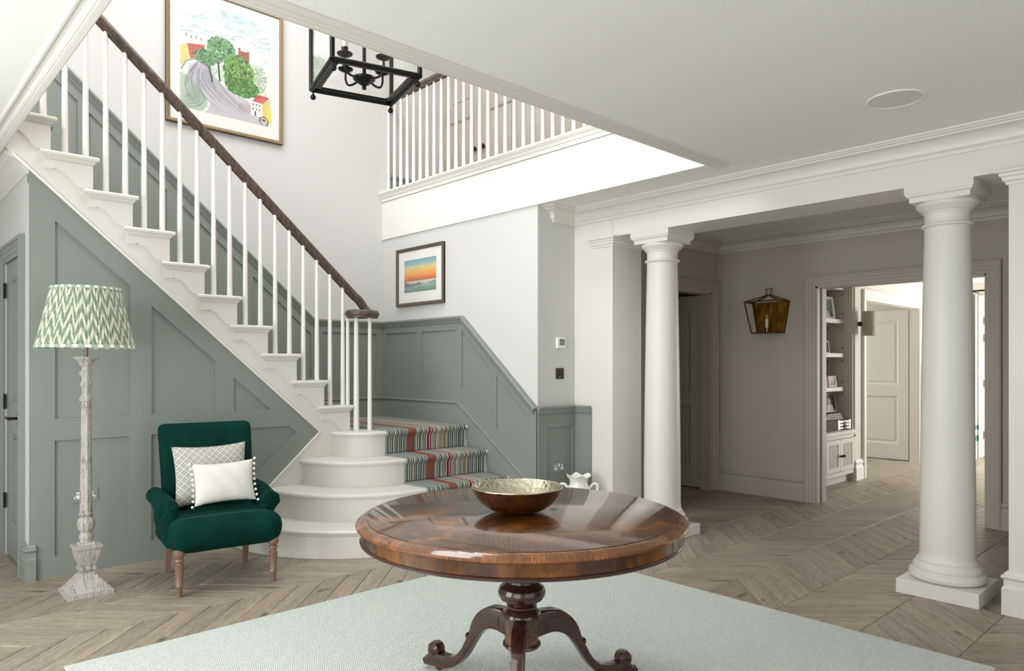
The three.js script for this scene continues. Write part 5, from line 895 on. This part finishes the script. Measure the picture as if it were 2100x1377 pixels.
  for (const y of [0.012, 0.045, 0.078]) part('band', box(-0.05, 0.242, y, y + 0.02, -0.1035, -0.099), mat('#a9a6a0', 0.35, { metalness: 0.7 }), chest);
  for (const x of [-0.03, 0.22]) part('corner_plate', box(x - 0.022, x + 0.022, 0.004, 0.108, -0.1045, -0.1), mat('#a9a6a0', 0.35, { metalness: 0.7 }), chest);
  part('lock', [box(0.075, 0.125, 0.03, 0.09, -0.108, -0.1), tube([[0.08, 0.05, -0.108], [0.08, 0.015, -0.113], [0.12, 0.015, -0.113], [0.12, 0.05, -0.108]], 0.004, 16, 6)], M.blackMetal, chest);
  for (let i = 0; i < 3; i++) { const b = thing('album', ['black album at the bottom of the stack on the chest', 'black album in the middle of the stack on the chest', 'black album on top of the stack on the chest'][i], 'album', [7.77 - i * 0.012, 0.6725 + i * 0.023, 3.33], -0.1 + i * 0.06, 'albums stacked on the study chest'); part('cover', [box(-0.22, 0.16, 0, 0.004, -0.09, 0.09), box(-0.22, 0.16, 0.018, 0.022, -0.09, 0.09), box(-0.22, -0.214, 0, 0.022, -0.09, 0.09)], mat('#26211f', 0.5), b); part('pages', box(-0.212, 0.152, 0.004, 0.018, -0.084, 0.084), mat('#b4aea3', 0.8), b); }
}
// study wall lights
function shadeLight(label, x, y, v, ox, ov) {
  const o = thing('wall_light', label, 'wall light', [x, y, v], 0, 'cylinder wall lights in the study');
  part('bracket', [rod([0, 0, 0], [ox * 0.05, 0, ov * 0.05], 0.008), ball(0.028, [ox * 0.02, 0, ov * 0.02], 14)], mat('#3a3938', 0.25, { metalness: 0.8 }), o);
  part('lamp_shade', lathe([[0.062, -0.13], [0.066, -0.13], [0.066, 0.135], [0.062, 0.135]], 32, [ox * 0.11, 0, ov * 0.11]), phys('#b3a596', 0.9, { transmission: 0.2, thickness: 0, side: THREE.DoubleSide }), o);
}
shadeLight('taupe cylinder wall light between the bookcase and the open study door', 8.15, 1.71, VL, 0, -1);
shadeLight('taupe cylinder wall light beyond the open white study door', 10.34, 1.71, VL, 0, -1);
// far bookcase with books, curtain and pole
{
  const o = thing('far_bookcase', 'white bookcase with books beyond the open white study door', 'bookcase'), m = mat('#e4e1d8', 0.5);
  part('side_panel', box(10.98, XF - 0.01, 0, 2.36, 2.9, 2.93), m, o); part('side_panel', box(10.98, XF - 0.01, 0, 2.36, VL - 0.03, VL - 0.002), m, o); part('back_panel', box(XF - 0.03, XF - 0.01, 0, 2.36, 2.93, VL - 0.03), m, o);
  for (const y of [0.1, 0.55, 0.83, 1.1, 1.4, 1.72, 2.02, 2.33]) part('shelf', box(10.98, XF - 0.03, y - 0.03, y, 2.93, VL - 0.03), m, o);
  part('cupboard_front', box(10.96, 10.98, 0.1, 0.55, 2.92, VL - 0.02), m, o);
  const cols = ['#8c3a2f', '#3b3d3f', '#6b5a48', '#a39b8c', '#4a5a56', '#2f3033'], where = ['lowest', 'second', 'third', 'fourth', 'fifth', 'highest'];
  [0.55, 0.83, 1.1, 1.4, 1.72, 2.02].forEach((y, r) => { for (let i = 0; i < 5; i++) { const v = 2.95 + i * 0.0375, hgt = rr(0.17, 0.21), k = thing('book', `book standing on the ${where[r]} filled shelf of the far white bookcase, ${['nearest the curtain', 'second from the curtain', 'in the middle', 'second from the wall', 'nearest the wall'][i]}`, 'book', [11.08, y, v], 0, 'books in the far study bookcase'); part('cover', box(-0.07, 0.08, 0.0005, hgt, -0.016, 0.016), mat(cols[(r * 2 + i * 3) % 6], 0.7), k); part('pages', box(-0.066, 0.076, hgt - 0.001, hgt + 0.001, -0.012, 0.012), mat('#d8d2c4', 0.9), k); } });
  const c = thing('curtain', 'pale curtain with teal bands near the hem at the study garden door', 'curtain');
  const ct = tex(16, 512, (u, v) => { const y = v * 2.2; return (y > 0.25 && y < 0.33) || (y > 0.40 && y < 0.46) ? [96, 150, 132] : [236, 230, 220]; });
  const N = 60, g = new THREE.BufferGeometry(), pos = [], uv = [], P = (i, y) => { const t = i / N, v = mix(2.7, 2.9, t); return [10.9 + 0.035 * Math.sin(t * 34), y, -v + 0.0]; };
  for (const off of [0, 0.006]) for (let i = 0; i < N; i++) for (const [a, y] of [[0, 0.02], [1, 0.02], [1, 2.2], [0, 0.02], [1, 2.2], [0, 2.2]]) { const p = P(i + a, y); pos.push(p[0] + off, p[1], p[2]); uv.push(0.5, y / 2.2); }
  g.setAttribute('position', new THREE.Float32BufferAttribute(pos, 3)); g.setAttribute('uv', new THREE.Float32BufferAttribute(uv, 2));
  part('cloth', soft(g, 1.2), phys('#ffffff', 0.95, { map: ct, transmission: 0.3, thickness: 0, side: THREE.DoubleSide }), c, true);
  const po = thing('curtain_pole', 'thin dark curtain pole above the study garden door', 'curtain pole');
  part('pole', rod([10.9, 2.235, 0.9], [10.9, 2.235, 2.89], 0.012, 12), M.blackMetal, po); part('finial', ball(0.022, [10.9, 2.235, 2.89]), M.blackMetal, po);
  for (const v of [1.1, 2.8]) part('bracket', rod([10.9, 2.235, v], [XF, 2.235, v], 0.007), M.blackMetal, po);
}
scene.traverse((o) => { if (o.isMesh) { o.castShadow = true; o.receiveShadow = true; } });
renderer.render(scene, camera);
